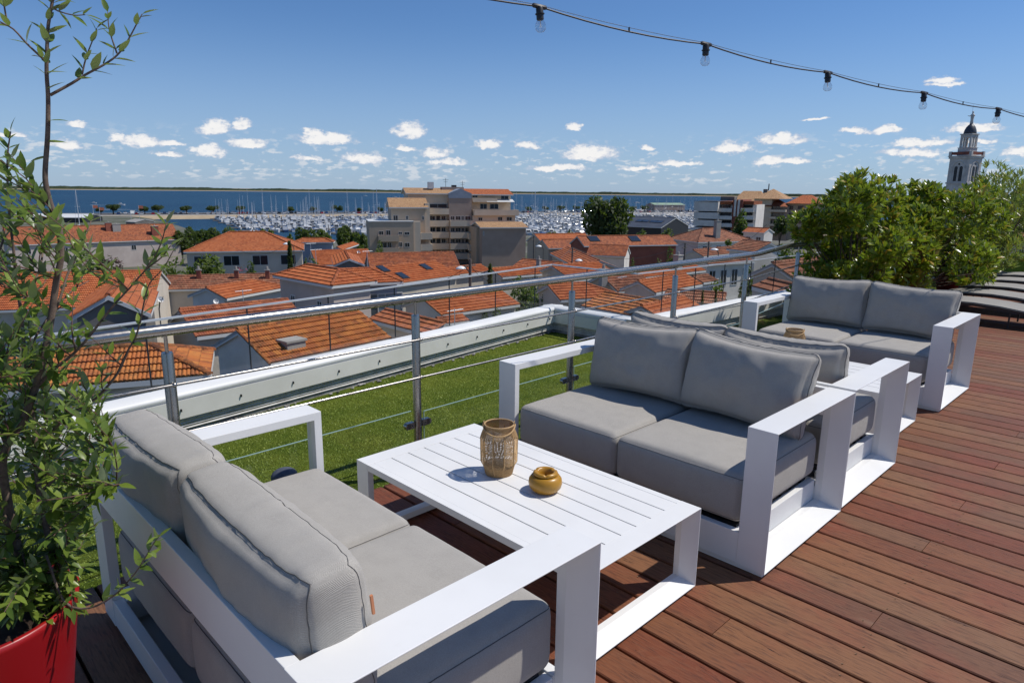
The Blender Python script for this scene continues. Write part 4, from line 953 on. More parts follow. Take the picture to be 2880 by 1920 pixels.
# ------------------------------------------------------------------ terrain, water, far shore
SEA = -17.0
def zg(D): return float(np.interp(D, [0, 26, 60, 165, 300, 500], [-10.0, -10.0, -11.7, -15.9, -15.6, -15.0]))
def azpx(px): r = ray(px, 560); return math.atan2(r[1], r[0])
PA, PB = atz(500, 615, SEA), atz(2010, 604, SEA)          # water line of the parking pier
PU = (PB-PA)/np.linalg.norm(PB-PA); PN = np.array([-PU[1], PU[0], 0]); PN = PN if PN@PA > 0 else -PN
def shore(px): return float(np.interp(px, [-900, 380, 540, 640, 1600, 2010, 2200, 4500], [470, 455, 300, 225, 275, 345, 430, 460]))
g = MB(); rr = list(np.concatenate([np.linspace(14, 60, 8), np.linspace(75, 165, 7), [220]])); pxs = list(range(-900, 4500, 60))
vs = []
for px in pxs:
    a = azpx(px); sh = shore(px)
    for r in rr+[0.5*(220+sh), sh, sh+0.5]:
        z = zg(r) if r < sh+.2 else SEA-2
        vs.append((r*math.cos(a), r*math.sin(a), z+0.0))
k_ = len(rr)+3
g.add(vs, [(i*k_+j, i*k_+j+1, (i+1)*k_+j+1, (i+1)*k_+j) for i in range(len(pxs)-1) for j in range(k_-1)])
obj('ground', g, M['ground'], kind='structure')
g = MB(); g.add([(-25000, -25000, SEA-3), (25000, -25000, SEA-3), (25000, 25000, SEA-3), (-25000, 25000, SEA-3)], [(0, 1, 2, 3)]); obj('seabed', g, M['sand'], kind='structure')
g = MB(); g.add([(-12000, -12000, SEA), (12000, -12000, SEA), (12000, 12000, SEA), (-12000, 12000, SEA)], [(0, 1, 2, 3)]); obj('sea', g, M['sea'], kind='structure')
# far shore: pine forest over a pale beach
fs_, sb = MB(), MB(); random.seed(3); n = 900
vs = []; a0, a1 = azpx(-1500), azpx(4400)
hh = 15.0
for i in range(n+1):
    a = a0+(a1-a0)*i/n; hh += random.uniform(-1.4, 1.4); hh = min(18, max(12, hh)); D = 4050
    for r, z in ((D, SEA+2), (D+10, SEA+hh*.9+random.uniform(-.8, .8)), (D+120, SEA+hh+random.uniform(-1, 1)), (D+400, SEA+hh), (D+400, SEA)): vs.append((r*math.cos(a), r*math.sin(a), z))
fs_.add(vs, [(i*5+j, i*5+j+1, (i+1)*5+j+1, (i+1)*5+j) for i in range(n) for j in range(4)]); obj('far_forest', fs_, M['pine'], kind='stuff', label='dark pine forest along the far shore of the bay', cat='forest')
vs = []
for i in range(n+1):
    a = a0+(a1-a0)*i/n
    for r, z in ((3900, SEA-.5), (4049, SEA+2.6), (4060, SEA+2.6)): vs.append((r*math.cos(a), r*math.sin(a), z))
sb.add(vs, [(i*3+j, i*3+j+1, (i+1)*3+j+1, (i+1)*3+j) for i in range(n) for j in range(2)]); obj('far_beach', sb, M['sand'], kind='structure')
# parking pier
g = MB(); a = PA-PU*260; L = np.linalg.norm(PB-PA)+560
g.extr([a-PN*4+np.array([0, 0, -2]), a+np.array([0, 0, 2.3]), a+PN*34+np.array([0, 0, 2.3]), a+PN*38+np.array([0, 0, -2])], PU*L); obj('pier', g, M['concrete'], kind='structure')
g = MB(); g.obox(a+PN*3+np.array([0, 0, 2.304]), PU*L, PN*27, (0, 0, .004)); obj('pier_road', g, M['asphalt'], kind='structure')
g = MB(); g.extr([a-PN*9+np.array([0, 0, -.3]), a-PN*4.1+np.array([0, 0, .8]), a-PN*.3+np.array([0, 0, 1.9]), a-PN*.3+np.array([0, 0, -.3])], PU*L); obj('embankment', g, M['sand'], kind='structure')
# ------------------------------------------------------------------ houses
CR = {'R1': (0, 480, .30612), 'R2': (700, 480, .30612), 'R3': (1400, 480, .30612), 'R4': (2100, 280, .33163), 'c1': (0, 960, .40816), 'D': (0, 0, 1.22449)}
def cp(c, x, y): o = CR[c]; return o[0]+x*o[2], o[1]+y*o[2]
SC = np.array
def tile_rows(mb, o, u, v, nrm, poly, per, seg, amp, base=0.0, row=0.34, skip=None):
    """courses of profiled tiles on the slope o + a*u + b*v, clipped to poly"""
    bs = [p[1] for p in poly]; b0, b1 = min(bs), max(bs); r = 0
    nrow = max(1, int(round((b1-b0)/row))); row = (b1-b0)/nrow
    for r in range(nrow):
        lo = b0+r*row; hi = lo+row; m_ = (lo+hi)/2; xs_ = []
        for i in range(len(poly)):
            (xa, ya), (xb, yb) = poly[i], poly[(i+1) % len(poly)]
            if (ya-m_)*(yb-m_) < 0: xs_.append(xa+(xb-xa)*(m_-ya)/(yb-ya))
        if len(xs_) < 2: continue
        x0, x1 = min(xs_), max(xs_)
        if skip is not None:
            x0 = max(x0, skip(m_, x0, x1))
            if x1-x0 < .05: continue
        st = per/seg; n = max(1, int((x1-x0)/st)); A = x0+np.arange(n+1)*(x1-x0)/n
        ph = (A/per*2) % 1.0; wv = amp*np.sin(ph*PI) if seg > 4 else amp*np.where((np.round(A/st).astype(int) % 2) == 0, 0, 1.0)
        jj = np.random.uniform(-.005, .005, n+1)
        def line(b, h): return o+np.outer(A, u)+v*b+np.outer(h, nrm)
        Z = np.zeros(n+1); vs = np.concatenate([line(lo, Z+base), line(lo, wv+base+.052+jj), line(hi, wv*1.0+base+.004)])
        k = n+1; fs = []
        for i in range(n): fs.append((i, i+1, k+i+1, k+i)); fs.append((k+i, k+i+1, 2*k+i+1, 2*k+i))
        b_ = mb.add(vs, fs); uu = np.tile(A/per, 3); vv = np.concatenate([np.full(k, r+.02), np.full(k, r+.02), np.full(k, r+.98)]); mb.uv[b_] = np.stack([uu, vv], 1)
def face_uv(mb, pts, o, u, v, mi=None):
    b_ = mb.add(pts, [tuple(range(len(pts)))], mi); mb.uv[b_] = np.array([[(np.array(p)-o)@u/.23, (np.array(p)-o)@v/.34] for p in pts])
tile_single = None
def ridge_caps(mb, a, b_, r=.11, step=.38):
    a, b_ = SC(a), SC(b_); L = np.linalg.norm(b_-a); n = max(1, int(L/step)); u = (b_-a)/L; s_ = np.cross(u, (0, 0, 1)); s_ /= np.linalg.norm(s_); w = np.cross(s_, u)
    for i in range(n):
        p, q = a+u*(L*i/n), a+u*(L*(i+1)/n+.03); vs = []
        for c, rad in ((p, r*1.12), (q, r*.92)):
            for t_ in np.linspace(-.15, PI+.15, 6): vs.append(c+s_*rad*math.cos(t_)+w*rad*math.sin(t_)*.75)
        bb = mb.add(vs, [(j, j+1, 7+j, 6+j) for j in range(5)]+[(0, 1, 2, 3, 4, 5)]); mb.uv[bb] = np.full((12, 2), 50.5+i)
def window(root, p, u, n, w, h, shut=None, frame='winframe', bars=True, name='window'):
    """p = bottom centre on the wall, n = outward normal"""
    z = SC([0, 0, 1.0]); b = MB(); t_ = .07
    b.obox(p-u*w/2-n*.02, u*w, n*.06, z*t_); b.obox(p-u*w/2-n*.02+z*(h-t_), u*w, n*.06, z*t_); b.obox(p-u*w/2-n*.02+z*t_, u*t_, n*.06, z*(h-2*t_)); b.obox(p+u*(w/2-t_)-n*.02+z*t_, u*t_, n*.06, z*(h-2*t_))
    if bars: b.obox(p-u*.025-n*.02+z*t_, u*.05, n*.055, z*(h-2*t_))
    o = obj(name, b, M[frame], root); b = MB(); b.obox(p-u*(w/2-t_)-n*.01+z*t_, u*(w-2*t_), n*.02, z*(h-2*t_)); obj('pane', b, M['pane'], o)
    if shut:
        for sg in (-1, 1): b = MB(); b.obox(p+u*sg*(w/2+.02)+n*.005, u*sg*w*.5, n*.04, z*h); obj('shutter', b, M[shut], root)
    return o
def slopepoint(hs, px, py, side=0):
    o, u, v, nrm = hs['slopes'][side][:4]; d = ray(px, py); t_ = ((o-CAM)@nrm)/(d@nrm); return CAM+d*t_
HS = {}
def house(key, label, c, A, B, E, kind='gable', h=7.0, pitch=21, tile='new', wall='cream', win=None, over=0.30, Dmin=14, gwin=0, single=0, dset=None, cat='house', shut=None, maxd=9):
    tp = math.tan(math.radians(pitch)); ax, ay = cp(c, *A); bx, by = cp(c, *B); ex, ey = cp(c, *E)
    lo, hi = 8.0, 600.0
    for _ in range(60):
        mid = (lo+hi)/2; p = atd(ax, ay, mid)
        if p[2] > zg(mid)+h: lo = mid
        else: hi = mid
    if dset: lo = dset
    D = lo; zr = atd(ax, ay, D)[2]; a = atd(ax, ay, D); b_ = atz(bx, by, zr); u = b_-a; L = np.linalg.norm(u); u = u/L; n = SC([-u[1], u[0], 0])
    if (atz(ex, ey, zr)-a)@n < 0: n = -n
    d0, d1 = .2, maxd
    for _ in range(50):
        md = (d0+d1)/2; f = (atz(ex, ey, zr-md*tp)-a)@n-md
        if f > 0: d0 = md
        else: d1 = md
    d = d0; ze = zr-d*tp; z = SC([0, 0, 1.0]); gz = min(zg(D-d), zg(D+d))-1.0
    hipA, hipB = kind in ('hip', 'hipL'), kind in ('hip', 'hipR'); eA, eB = (d if hipA else over*0), (d if hipB else over*0)
    base = SC([a[0], a[1], 0.0])
    root = thing('house' if cat == 'house' else cat, label, cat, (a[0]-0, a[1]-0, zg(D)))
    org = SC([a[0], a[1], zg(D)])
    a = a-org; b_ = b_-org
    # eave corners
    FL_, FR_ = a-u*eA+n*d-z*d*tp, b_+u*eB+n*d-z*d*tp; BL_, BR_ = a-u*eA-n*d-z*d*tp, b_+u*eB-n*d-z*d*tp
    cs, sn = math.cos(math.radians(pitch)), math.sin(math.radians(pitch)); near = D < 95
    rf = MB(); geo = MB(); caps = MB(); slopes = []
    def slope(o, uu, corners, side):
        dn = corners; vup = (-(n if side == 0 else -n)*cs+z*sn) if side in (0, 1) else None
        if side == 2: vup = (u*cs+z*sn)
        if side == 3: vup = (-u*cs+z*sn)
        nr = np.cross(uu, vup); nr = nr if nr[2] > 0 else -nr
        poly = [((p-o)@uu, (p-o)@vup) for p in corners]
        face_uv(rf, corners, o, uu, vup, 0); slopes.append((o+org, uu, vup, nr, poly))
        if near and side != 1:
            if single and side == 0:
                # the courses that show largest: separate tiles
                per, row = .23, .34; bs = [p[1] for p in poly]; nrow = max(1, int(round(max(bs)/row))); row = max(bs)/nrow
                left = {}
                cnt = 0
                for r in range(nrow):
                    m_ = (r+.5)*row; xs_ = []
                    for i in range(4 if len(poly) == 4 else 3):
                        (xa, ya), (xb, yb) = poly[i], poly[(i+1) % len(poly)]
                        if (ya-m_)*(yb-m_) < 0: xs_.append(xa+(xb-xa)*(m_-ya)/(yb-ya))
                    if len(xs_) < 2: continue
                    x0, x1 = min(xs_), max(xs_); nn2 = int((x1-x0)/per)
                    for i in range(nn2):
                        pxy = o+org+uu*(x0+(i+.5)*per)+vup*m_; dd = pxy-CAM; X = 1440+FL*(dd@RT)/(dd@FW); Y = 960-FL*(dd@UP)/(dd@FW)
                        if 0 < X < 2880 and (X-0)*-.115+1190 > Y and cnt < 290:
                            ot = link('roof_tile', tile_mesh(tile), root); q = o+uu*(x0+i*per)+vup*(r*row)+nr*.004
                            ot.matrix_local = Matrix(((uu[0], vup[0], nr[0], q[0]), (uu[1], vup[1], nr[1], q[1]), (uu[2], vup[2], nr[2], q[2]), (0, 0, 0, 1))); cnt += 1
                        else: left.setdefault(r, []).append(x0+i*per)
                    if x1-x0-nn2*per > .04: left.setdefault(r, []).append(x0+nn2*per)
                for r, l in left.items():
                    for x in l:
                        A_ = x+np.linspace(0, min(per, .23), 9); wv = .030*np.abs(np.sin(np.linspace(0, 2*PI, 9))); lo_, hi_ = r*row, (r+1)*row
                        vs = np.concatenate([o+np.outer(A_, uu)+vup*lo_+np.outer(wv*0, nr), o+np.outer(A_, uu)+vup*lo_+np.outer(wv+.050, nr), o+np.outer(A_, uu)+vup*hi_+np.outer(wv+.004, nr)])
                        bb = geo.add(vs, [(i, i+1, 10+i, 9+i) for i in range(8)]+[(9+i, 10+i, 19+i, 18+i) for i in range(8)]); geo.uv[bb] = np.stack([np.floor(x/.23+.5)+np.tile(np.linspace(0, .999, 9), 3), r+np.repeat([.02, .02, .98], 9)], 1)
            else: tile_rows(geo, o, uu, vup, nr, poly, .23, 8 if D < 48 else 4, .028)
    if kind.startswith('hip'):
        slope(FL_, u, [FL_, FR_, b_, a] , 0); slope(BR_, -u, [BR_, BL_, a, b_], 1)
        if hipA: slope(BL_, n, [BL_, FL_, a], 2)
        if hipB: slope(FR_, -n, [FR_, BR_, b_], 3)
    else:
        slope(FL_, u, [FL_, FR_, b_, a], 0); slope(BR_, -u, [BR_, BL_, a, b_], 1)
    # underside and verge boards
    th = .13
    for q in ((FL_, FR_, b_, a), (BR_, BL_, a, b_)): rf.add([p-z*th for p in q][::-1], [(0, 1, 2, 3)], 1)
    def board(p, q, hgt=.16): rf.obox(p-z*(hgt)+0*z, q-p, (n*.0+z*0)+SC([0, 0, 0])+(np.cross((q-p)/max(np.linalg.norm(q-p), 1e-6), z)*.02), z*hgt*.98, 1)
    board(FL_, FR_); board(BR_, BL_)
    if hipA: board(BL_, FL_)
    else: board(FL_, a, .2); board(a, BL_, .2); rf.add([a-z*th, FL_-z*th, FL_, a], [(0, 1, 2, 3)], 1); rf.add([a, BL_, BL_-z*th, a-z*th], [(0, 1, 2, 3)], 1)
    if hipB: board(FR_, BR_)
    else: board(b_, FR_, .2); board(BR_, b_, .2); rf.add([b_, FR_, FR_-z*th, b_-z*th], [(0, 1, 2, 3)], 1); rf.add([b_-z*th, BR_-z*th, BR_, b_], [(0, 1, 2, 3)], 1)
    ro = obj('roof', rf, [M['f_'+tile], M['trim']], root)
    ridge_caps(caps, a+z*.02, b_+z*.02)
    for f_, (p, q) in ((hipA, (FL_, a)), (hipA, (BL_, a)), (hipB, (FR_, b_)), (hipB, (BR_, b_))):
        if f_: ridge_caps(caps, p+z*.03, q+z*.02)
    if not hipA and near: ridge_caps(caps, FL_+z*.0, a+z*.0, .07)
    if not hipB and near: ridge_caps(caps, FR_+z*.0, b_+z*.0, .07)
    obj('ridge_tiles', caps, M['t_'+tile], ro, kind='stuff')
    if geo.v: obj('tiles', geo, M['t_'+tile], ro, kind='stuff')
    # walls
    wi = over+.02; wb = MB(); wa = wall if isinstance(wall, str) else wall[0]
    iA, iB = (a-u*(eA-wi) if hipA else a+u*.12), (b_+u*(eB-wi) if hipB else b_-u*.12)
    dz = (d-wi); c4_ = [iA+n*dz, iB+n*dz, iB-n*dz, iA-n*dz]; tz = (a-z*d*tp)[2]-th+.02+wi*tp*0.6; gb = gz-org[2]
    wb.prism([(p[0], p[1]) for p in c4_][::(1 if np.cross(u, n)[2] > 0 else -1)], gb, tz)
    if not hipA: wb.extr([iA+n*dz+z*0+(0, 0, tz-iA[2]), iA-n*dz+(0, 0, tz-iA[2]), iA-z*(th+.02)], u*.2)
    if not hipB: wb.extr([iB+n*dz+(0, 0, tz-iB[2]), iB-n*dz+(0, 0, tz-iB[2]), iB-z*(th+.02)], -u*.2)
    obj('wall', wb, M['w_'+wa], root)
    Lf = np.linalg.norm(iB-iA)
    if win:
        nw, w_, h_, drop = win[:4]
        for i in range(nw):
            p = iA+u*(Lf*(i+.5)/nw)+n*(dz+.0); p = SC([p[0], p[1], tz-drop]); window(root, p, u, n, w_, h_, shut)
    if gwin:
        for (q, nn3) in ((iA, -u), (iB, u)):
            for sgn in ((-.45, .45) if gwin > 1 else (0,)):
                p = q+n*dz*sgn; p = SC([p[0], p[1], tz-1.6]); window(root, p, n, nn3, 1.0, 1.2, shut)
    HS[key] = dict(root=root, org=org, slopes=slopes, a=a, b=b_, u=u, n=n, d=d, D=D, zr=zr, ze=ze, tz=tz, roof=ro, tp=tp)
    return HS[key]
_tm = {}
def tile_mesh(tile):
    if tile in _tm: return _tm[tile]
    k = MB(); A_ = np.linspace(0.002, .228, 9); wv = .030*np.abs(np.sin(np.linspace(0, 2*PI, 9)))
    vs = np.concatenate([np.stack([A_, A_*0, A_*0], 1), np.stack([A_, A_*0, wv+.050], 1), np.stack([A_, A_*0+.345, wv+.004], 1)])
    b_ = k.add(vs, [(i, i+1, 10+i, 9+i) for i in range(8)]+[(9+i, 10+i, 19+i, 18+i) for i in range(8)]); k.uv[b_] = np.stack([np.tile(np.linspace(.0, .999, 9), 3), np.repeat([.02, .02, .98], 9)], 1)
    _tm[tile] = k.mesh('roof_tile', M['t_'+tile]); return _tm[tile]
def skylight(key, c, x, y, w=.8, h=1.15, side=0):
    hs = HS[key]; px, py = cp(c, x, y); p = slopepoint(hs, px, py, side)-hs['org']; o, u, v, nr, _ = hs['slopes'][side]; b = MB()
    b.obox(p-u*w/2-v*h/2-nr*.02, u*w, v*h, nr*.13); f = obj('skylight', b, M['darkwall'], hs['root']); b = MB(); b.obox(p-u*(w/2-.09)-v*(h/2-.09)+nr*.112, u*(w-.18), v*(h-.18), nr*.012); obj('skylight_pane', b, M['pane'], f)
def chimney(key, c, x, y, hgt=1.1, w=.55, m_='concrete', side=0):
    hs = HS[key]; px, py = cp(c, x, y); p = slopepoint(hs, px, py, side)-hs['org']; u, n = hs['u'], hs['n']; z = SC([0, 0, 1.]); b = MB()
    b.obox(p-u*w/2-n*w*.4-z*.4, u*w, n*w*.8, z*(hgt+.4)); o = obj('chimney', b, M['w_brick'] if m_ == 'brick' else M[m_], hs['root'])
    b = MB(); b.obox(p-u*(w/2+.05)-n*(w*.4+.05)+z*hgt, u*(w+.1), n*(w*.8+.1), z*.08); (b.lathe([(.12, 0), (.10, .28)], tuple(p+z*(hgt+.08)), 8) if hgt > .5 else None); obj('chimney_cap', b, M['concrete'], o)
random.seed(5); np.random.seed(5)
house('h1', 'near gabled house with large weathered orange tiles just beyond the parapet', 'R2', (-108, 1462), (985, 1287), (1290, 1545), 'gable', 6.3, 24, 'rust', 'white', None, single=1, dset=27)
house('h2', 'near hip-roofed house with rust orange tiles at lower left behind the olive tree', 'c1', (-300, 112), (1040, 25), (1440, 232), 'hipR', 6.2, 22, 'rust', 'cream', None, single=1, dset=24)
house('h3', 'grey rendered barn with a gable end and orange roof behind the olive branches', 'R1', (990, 1145), (1135, 966), (575, 1405), 'gable', 6.8, 30, 'new', 'grey', None, dset=34)
house('h4', 'long low orange roof behind the grey barn gable', 'R1', (-200, 955), (1480, 915), (600, 1262), 'gable', 7.0, 20, 'new', 'cream', None)
house('h5', 'two-storey pale house with a long weathered roof and two chimneys, left, near the harbour', 'R1', (20, 520), (1585, 487), (1610, 632), 'gable', 9.0, 30, 'old', 'pink', (5, 1.0, 1.1, 2.0), gwin=1)
house('h6', 'two-storey cream villa with a bright orange hipped roof and dark windows', 'R1', (2110, 562), (2427, 560), (2300, 738), 'hip', 9.0, 23, 'new', 'cream', (4, 2.0, 1.35, 1.9), gwin=2)
house('h7', 'low row of old roofs with dividing walls beneath the cream villa', 'R1', (1535, 968), (2640, 945), (1900, 1085), 'gable', 6.0, 22, 'brown', 'cream')
house('h8', 'small cottage with light orange roof and satellite dishes', 'R1', (1893, 1074), (2320, 1005), (1992, 1192), 'hipR', 5.4, 20, 'new', 'white', dset=50)
house('h9', 'broad low orange roof just behind the handrail, left of the near gabled house', 'R1', (1650, 1275), (2640, 1180), (1790, 1530), 'gable', 5.8, 20, 'old', 'cream', dset=36)
house('h10', 'two-storey house with L-shaped hipped orange roof and grey-green shutters', 'R2', (540, 862), (830, 906), (460, 1006), 'hip', 8.0, 24, 'new', 'pink', (2, .6, 1.5, 2.6), dset=47)
house('h10b', 'right wing of the hipped house with big closed grey shutters', 'R2', (835, 908), (1112, 897), (985, 1042), 'hipR', 7.9, 24, 'new', 'blue', (2, 2.4, 1.6, 2.3), dset=46, shut=None)
house('h11', 'orange roof with three skylights behind the hipped house', 'R2', (1115, 893), (1712, 828), (1240, 1056), 'gable', 7.0, 20, 'new', 'cream', dset=58)
house('h11b', 'low orange roof with a white dome vent beside the three-skylight roof', 'R2', (1690, 905), (2130, 862), (1740, 975), 'gable', 6.0, 18, 'new', 'cream', dset=62)
house('h12', 'long orange roof behind the three skylights, below the apartment block', 'R2', (1085, 760), (1880, 747), (2010, 880), 'gable', 7.6, 22, 'old', 'cream', dset=78)
house('h13a', 'small blue-grey house with orange hipped roof near the harbour trees', 'R2', (500, 619), (700, 619), (600, 658), 'hip', 7.5, 22, 'new', 'blue', dset=112)
house('h13b', 'small gabled roof with dark open gable below the blue-grey house', 'R2', (920, 808), (880, 735), (775, 862), 'gable', 6.3, 22, 'new', 'grey', dset=66)
house('h13c', 'cluster roof in bright orange left of the long roof', 'R2', (575, 735), (1090, 722), (640, 870), 'gable', 6.2, 20, 'new', 'cream', dset=84)
house('h13d', 'little orange roof stepping up toward the round pine', 'R2', (810, 702), (960, 655), (690, 785), 'gable', 7.3, 22, 'new', 'grey', dset=94)
house('h14', 'wide orange roof under the handrail in the middle, with white gable edge', 'R2', (1580, 1160), (2287, 1080), (1740, 1332), 'gable', 6.0, 20, 'new', 'white', dset=42)
house('h15', 'brownish orange roof running toward the parapet, right of the near gabled house', 'R2', (1260, 1275), (1800, 1400), (1098, 1364), 'gable', 5.8, 20, 'old', 'cream', dset=34)
house('h16', 'tiny tiled roof with a grey verge above the parapet', 'R2', (1722, 1358), (1960, 1325), (1790, 1412), 'gable', 5.2, 20, 'old', 'cream', dset=38)
house('h17', 'small orange roofs at the foot of the apartment block', 'R3', (-60, 900), (300, 872), (-10, 985), 'gable', 6.0, 20, 'new', 'cream', dset=60)
house('h17b', 'steep little brown roof at the foot of the apartment block', 'R3', (225, 812), (600, 846), (110, 890), 'gable', 6.3, 22, 'old', 'cream', dset=72)
house('h18', 'warehouse with red-orange roof left of the long market hall', 'R3', (335, 583), (800, 575), (400, 668), 'gable', 8.2, 22, 'new', 'beige', dset=118)
house('h19', 'second smaller warehouse with weathered roof', 'R3', (405, 633), (745, 628), (452, 714), 'gable', 7.2, 22, 'old', 'beige', dset=108)
house('h20', 'long hall with weathered orange roof, two skylights and a white gable', 'R3', (727, 601), (1572, 592), (1615, 680), 'gable', 8.5, 24, 'old', 'brick', dset=102)
house('h20b', 'front gable of the long hall with lower tiled slope', 'R3', (852, 678), (1200, 690), (905, 778), 'gable', 7.3, 24, 'old', 'white', dset=92)
house('h20c', 'dark orange slope below the gables of the long hall', 'R3', (640, 702), (930, 822), (472, 757), 'gable', 6.6, 20, 'old', 'beige', dset=90)
house('h21', 'white bungalow with a weathered hipped roof near the stepped flats', 'R3', (1885, 528), (2020, 526), (2070, 652), 'hip', 8.0, 24, 'brown', 'white', (4, 1.0, 1.2, 1.8), dset=118, shut=None)
house('h22', 'old brown roof behind the railing at the right', 'R3', (1795, 728), (2130, 698), (1850, 792), 'gable', 6.4, 24, 'brown', 'cream', dset=78)
house('h22b', 'lower brown roof between the two dark utility poles', 'R3', (1870, 815), (2290, 790), (1900, 862), 'gable', 5.8, 20, 'brown', 'white', (4, .9, 1.6, 2.2), dset=66)
house('h23', 'pale brown roof at the right below the tan flats', 'R4', (-30, 1190), (205, 1212), (60, 1292), 'gable', 6.6, 22, 'brown', 'white', dset=80)
house('h23b', 'small grey-white house with salmon roof under the tan flats', 'R4', (10, 1083), (195, 1092), (150, 1131), 'gable', 7.2, 20, 'new', 'white', (2, .9, 1.1, 1.8), dset=125)
house('h24', 'orange-red roof behind the handrail in the centre right', 'R3', (497, 872), (925, 840), (690, 1008), 'gable', 6.0, 20, 'new', 'cream', dset=62)
house('h25', 'weathered brown mottled roof with a small chimney', 'R3', (945, 951), (1290, 930), (1115, 1110), 'gable', 6.0, 24, 'brown', 'beige', dset=50)
house('h26', 'orange gabled roof with grey verge behind the third railing post', 'R3', (1290, 1013), (1722, 946), (1400, 1132), 'gable', 6.0, 24, 'new', 'pink', dset=46)
house('h27', 'bright orange hipped roof crossed by a white hip strip', 'R3', (460, 1045), (790, 1030), (545, 1192), 'hipR', 5.8, 20, 'new', 'cream', dset=43)
house('h28', 'wide orange roof running down toward the parapet corner', 'R3', (985, 1118), (1480, 1200), (600, 1212), 'gable', 5.4, 18, 'rust', 'cream', dset=39)
house('h29', 'small gabled orange roof above the sofa backs', 'R3', (1320, 1242), (1710, 1157), (1832, 1327), 'gable', 5.2, 22, 'new', 'cream', dset=35)
house('h30', 'long low weathered roof behind the two small cypresses', 'R3', (1560, 1092), (2095, 1128), (1570, 1200), 'gable', 5.3, 18, 'brown', 'cream', dset=41)
house('h31', 'brown shed roof between the railing posts', 'R3', (1790, 972), (1930, 955), (1990, 1016), 'gable', 5.4, 20, 'brown', 'white', dset=56)
house('h32', 'gabled house with blue-painted verge and brown roof beside the last railing post', 'R4', (220, 1386), (640, 1336), (395, 1536), 'gable', 5.8, 28, 'brown', 'cream', dset=38)
house('h33', 'brown tiled roof just above the back of the farthest sofa', 'R4', (190, 1522), (480, 1590), (30, 1580), 'gable', 5.0, 22, 'brown', 'cream', dset=32)
house('h34', 'orange roof seen through the railing behind the third post', 'R3', (1230, 906), (1790, 850), (1310, 985), 'gable', 6.0, 20, 'new', 'cream', dset=58)
house('h35', 'tiled roof at the far right edge behind the lime planter', 'R4', (2230, 1150), (2700, 1120), (2300, 1330), 'gable', 8.8, 24, 'brown', 'cream', dset=32)
for k, x, y in (('h11', 1230, 908), ('h11', 1408, 970), ('h11', 1625, 890)): skylight(k, 'R2', x, y)
for x in (880, 1255): skylight('h20', 'R3', x, 628, 1.6, 1.6)
chimney('h5', 'R1', 1000, 545, 1.6, 1.2, 'brick'); chimney('h5', 'R1', 1425, 585, 1.8, 1.4, 'brick'); chimney('h5', 'R1', 1070, 545, 1.2, 1.6)
chimney('h21', 'R3', 2010, 610, 2.6, .9); chimney('h25', 'R3', 968, 1010, .8, .5); chimney('h34', 'R3', 1650, 905, 1.2, .7); chimney('h1', 'R2', 395, 1600, .16, .8)
chimney('h17b', 'R3', 375, 880, .7, .4)
for x in (1830, 2175, 2460): chimney('h7', 'R1', x, 990, .7, .35, 'brick')
for o in HS['h10b']['root'].children:
    if o.name.startswith('window'):
        o.name = 'shuttered_window'
        for q in o.children: q.name = 'roller_shutter'; q.data.materials[0] = M['shutter']
# 
hs = HS['h3']
# ------------------------------------------------------------------ apartment block in the centre
def lframe(px, py_ref, D, turn=0.0):
    r = ray(px, 560); a = math.atan2(r[1], r[0])+math.radians(turn); f = SC([math.cos(a), math.sin(a), 0]); r_ = SC([math.sin(a), -math.cos(a), 0]); o = atd(px, py_ref, D); o[2] = 0; return o, r_, f
class Blk:
    def __init__(s, o, r_, f, D, sc): s.o, s.r, s.f, s.D = o, r_, f, D
    def pt(s, x, y, z): return s.o+s.r*x+s.f*y+SC([0, 0, z])
def zz(c, x, y, D):  # height at a pixel, at distance D
    px, py = cp(c, x, y); return atd(px, py, D)[2]
APD = 158.0
ao, ar, af = lframe(1162, 700, APD, 7.0)
apt = thing('apartment_building', 'beige stepped apartment block with rows of balconies in front of the marina', 'building', tuple(ao+SC([0, 0, zg(APD)])))
aorg = ao+SC([0, 0, zg(APD)])
def AX(x): # crop R2 column -> metres along the facade
    px, _ = cp('R2', x, 600); d = ray(px, 600); # intersect with vertical plane through ao facing af
    t_ = (ao@af)/(d@af); return float((CAM[:2]*0+(d*t_)[:2]-ao[:2])@ar[:2])
def AZ(y, dep=0.0): px, py = cp('R2', 1510, y); d = ray(px, py); t_ = ((ao@af)+dep)/(d@af); return EYE+d[2]*t_
def ablock(name, x0, x1, yt, dep, thick, mt, ybot=None, root=apt):
    """box: facade columns x0..x1 and top row yt read in the crop, set back by dep metres"""
    s_ = ((ao@af)+dep)/(ao@af); z1 = AZ(yt, dep); z0 = (zg(APD)-1.5) if ybot is None else AZ(ybot, dep); b = MB()
    X0 = AX(x0)*s_; X1 = AX(x1)*s_
    b.obox(ao+ar*X0+af*dep+SC([0, 0, z0])-aorg, ar*(X1-X0), af*thick, (0, 0, z1-z0)); return obj(name, b, M[mt], root)
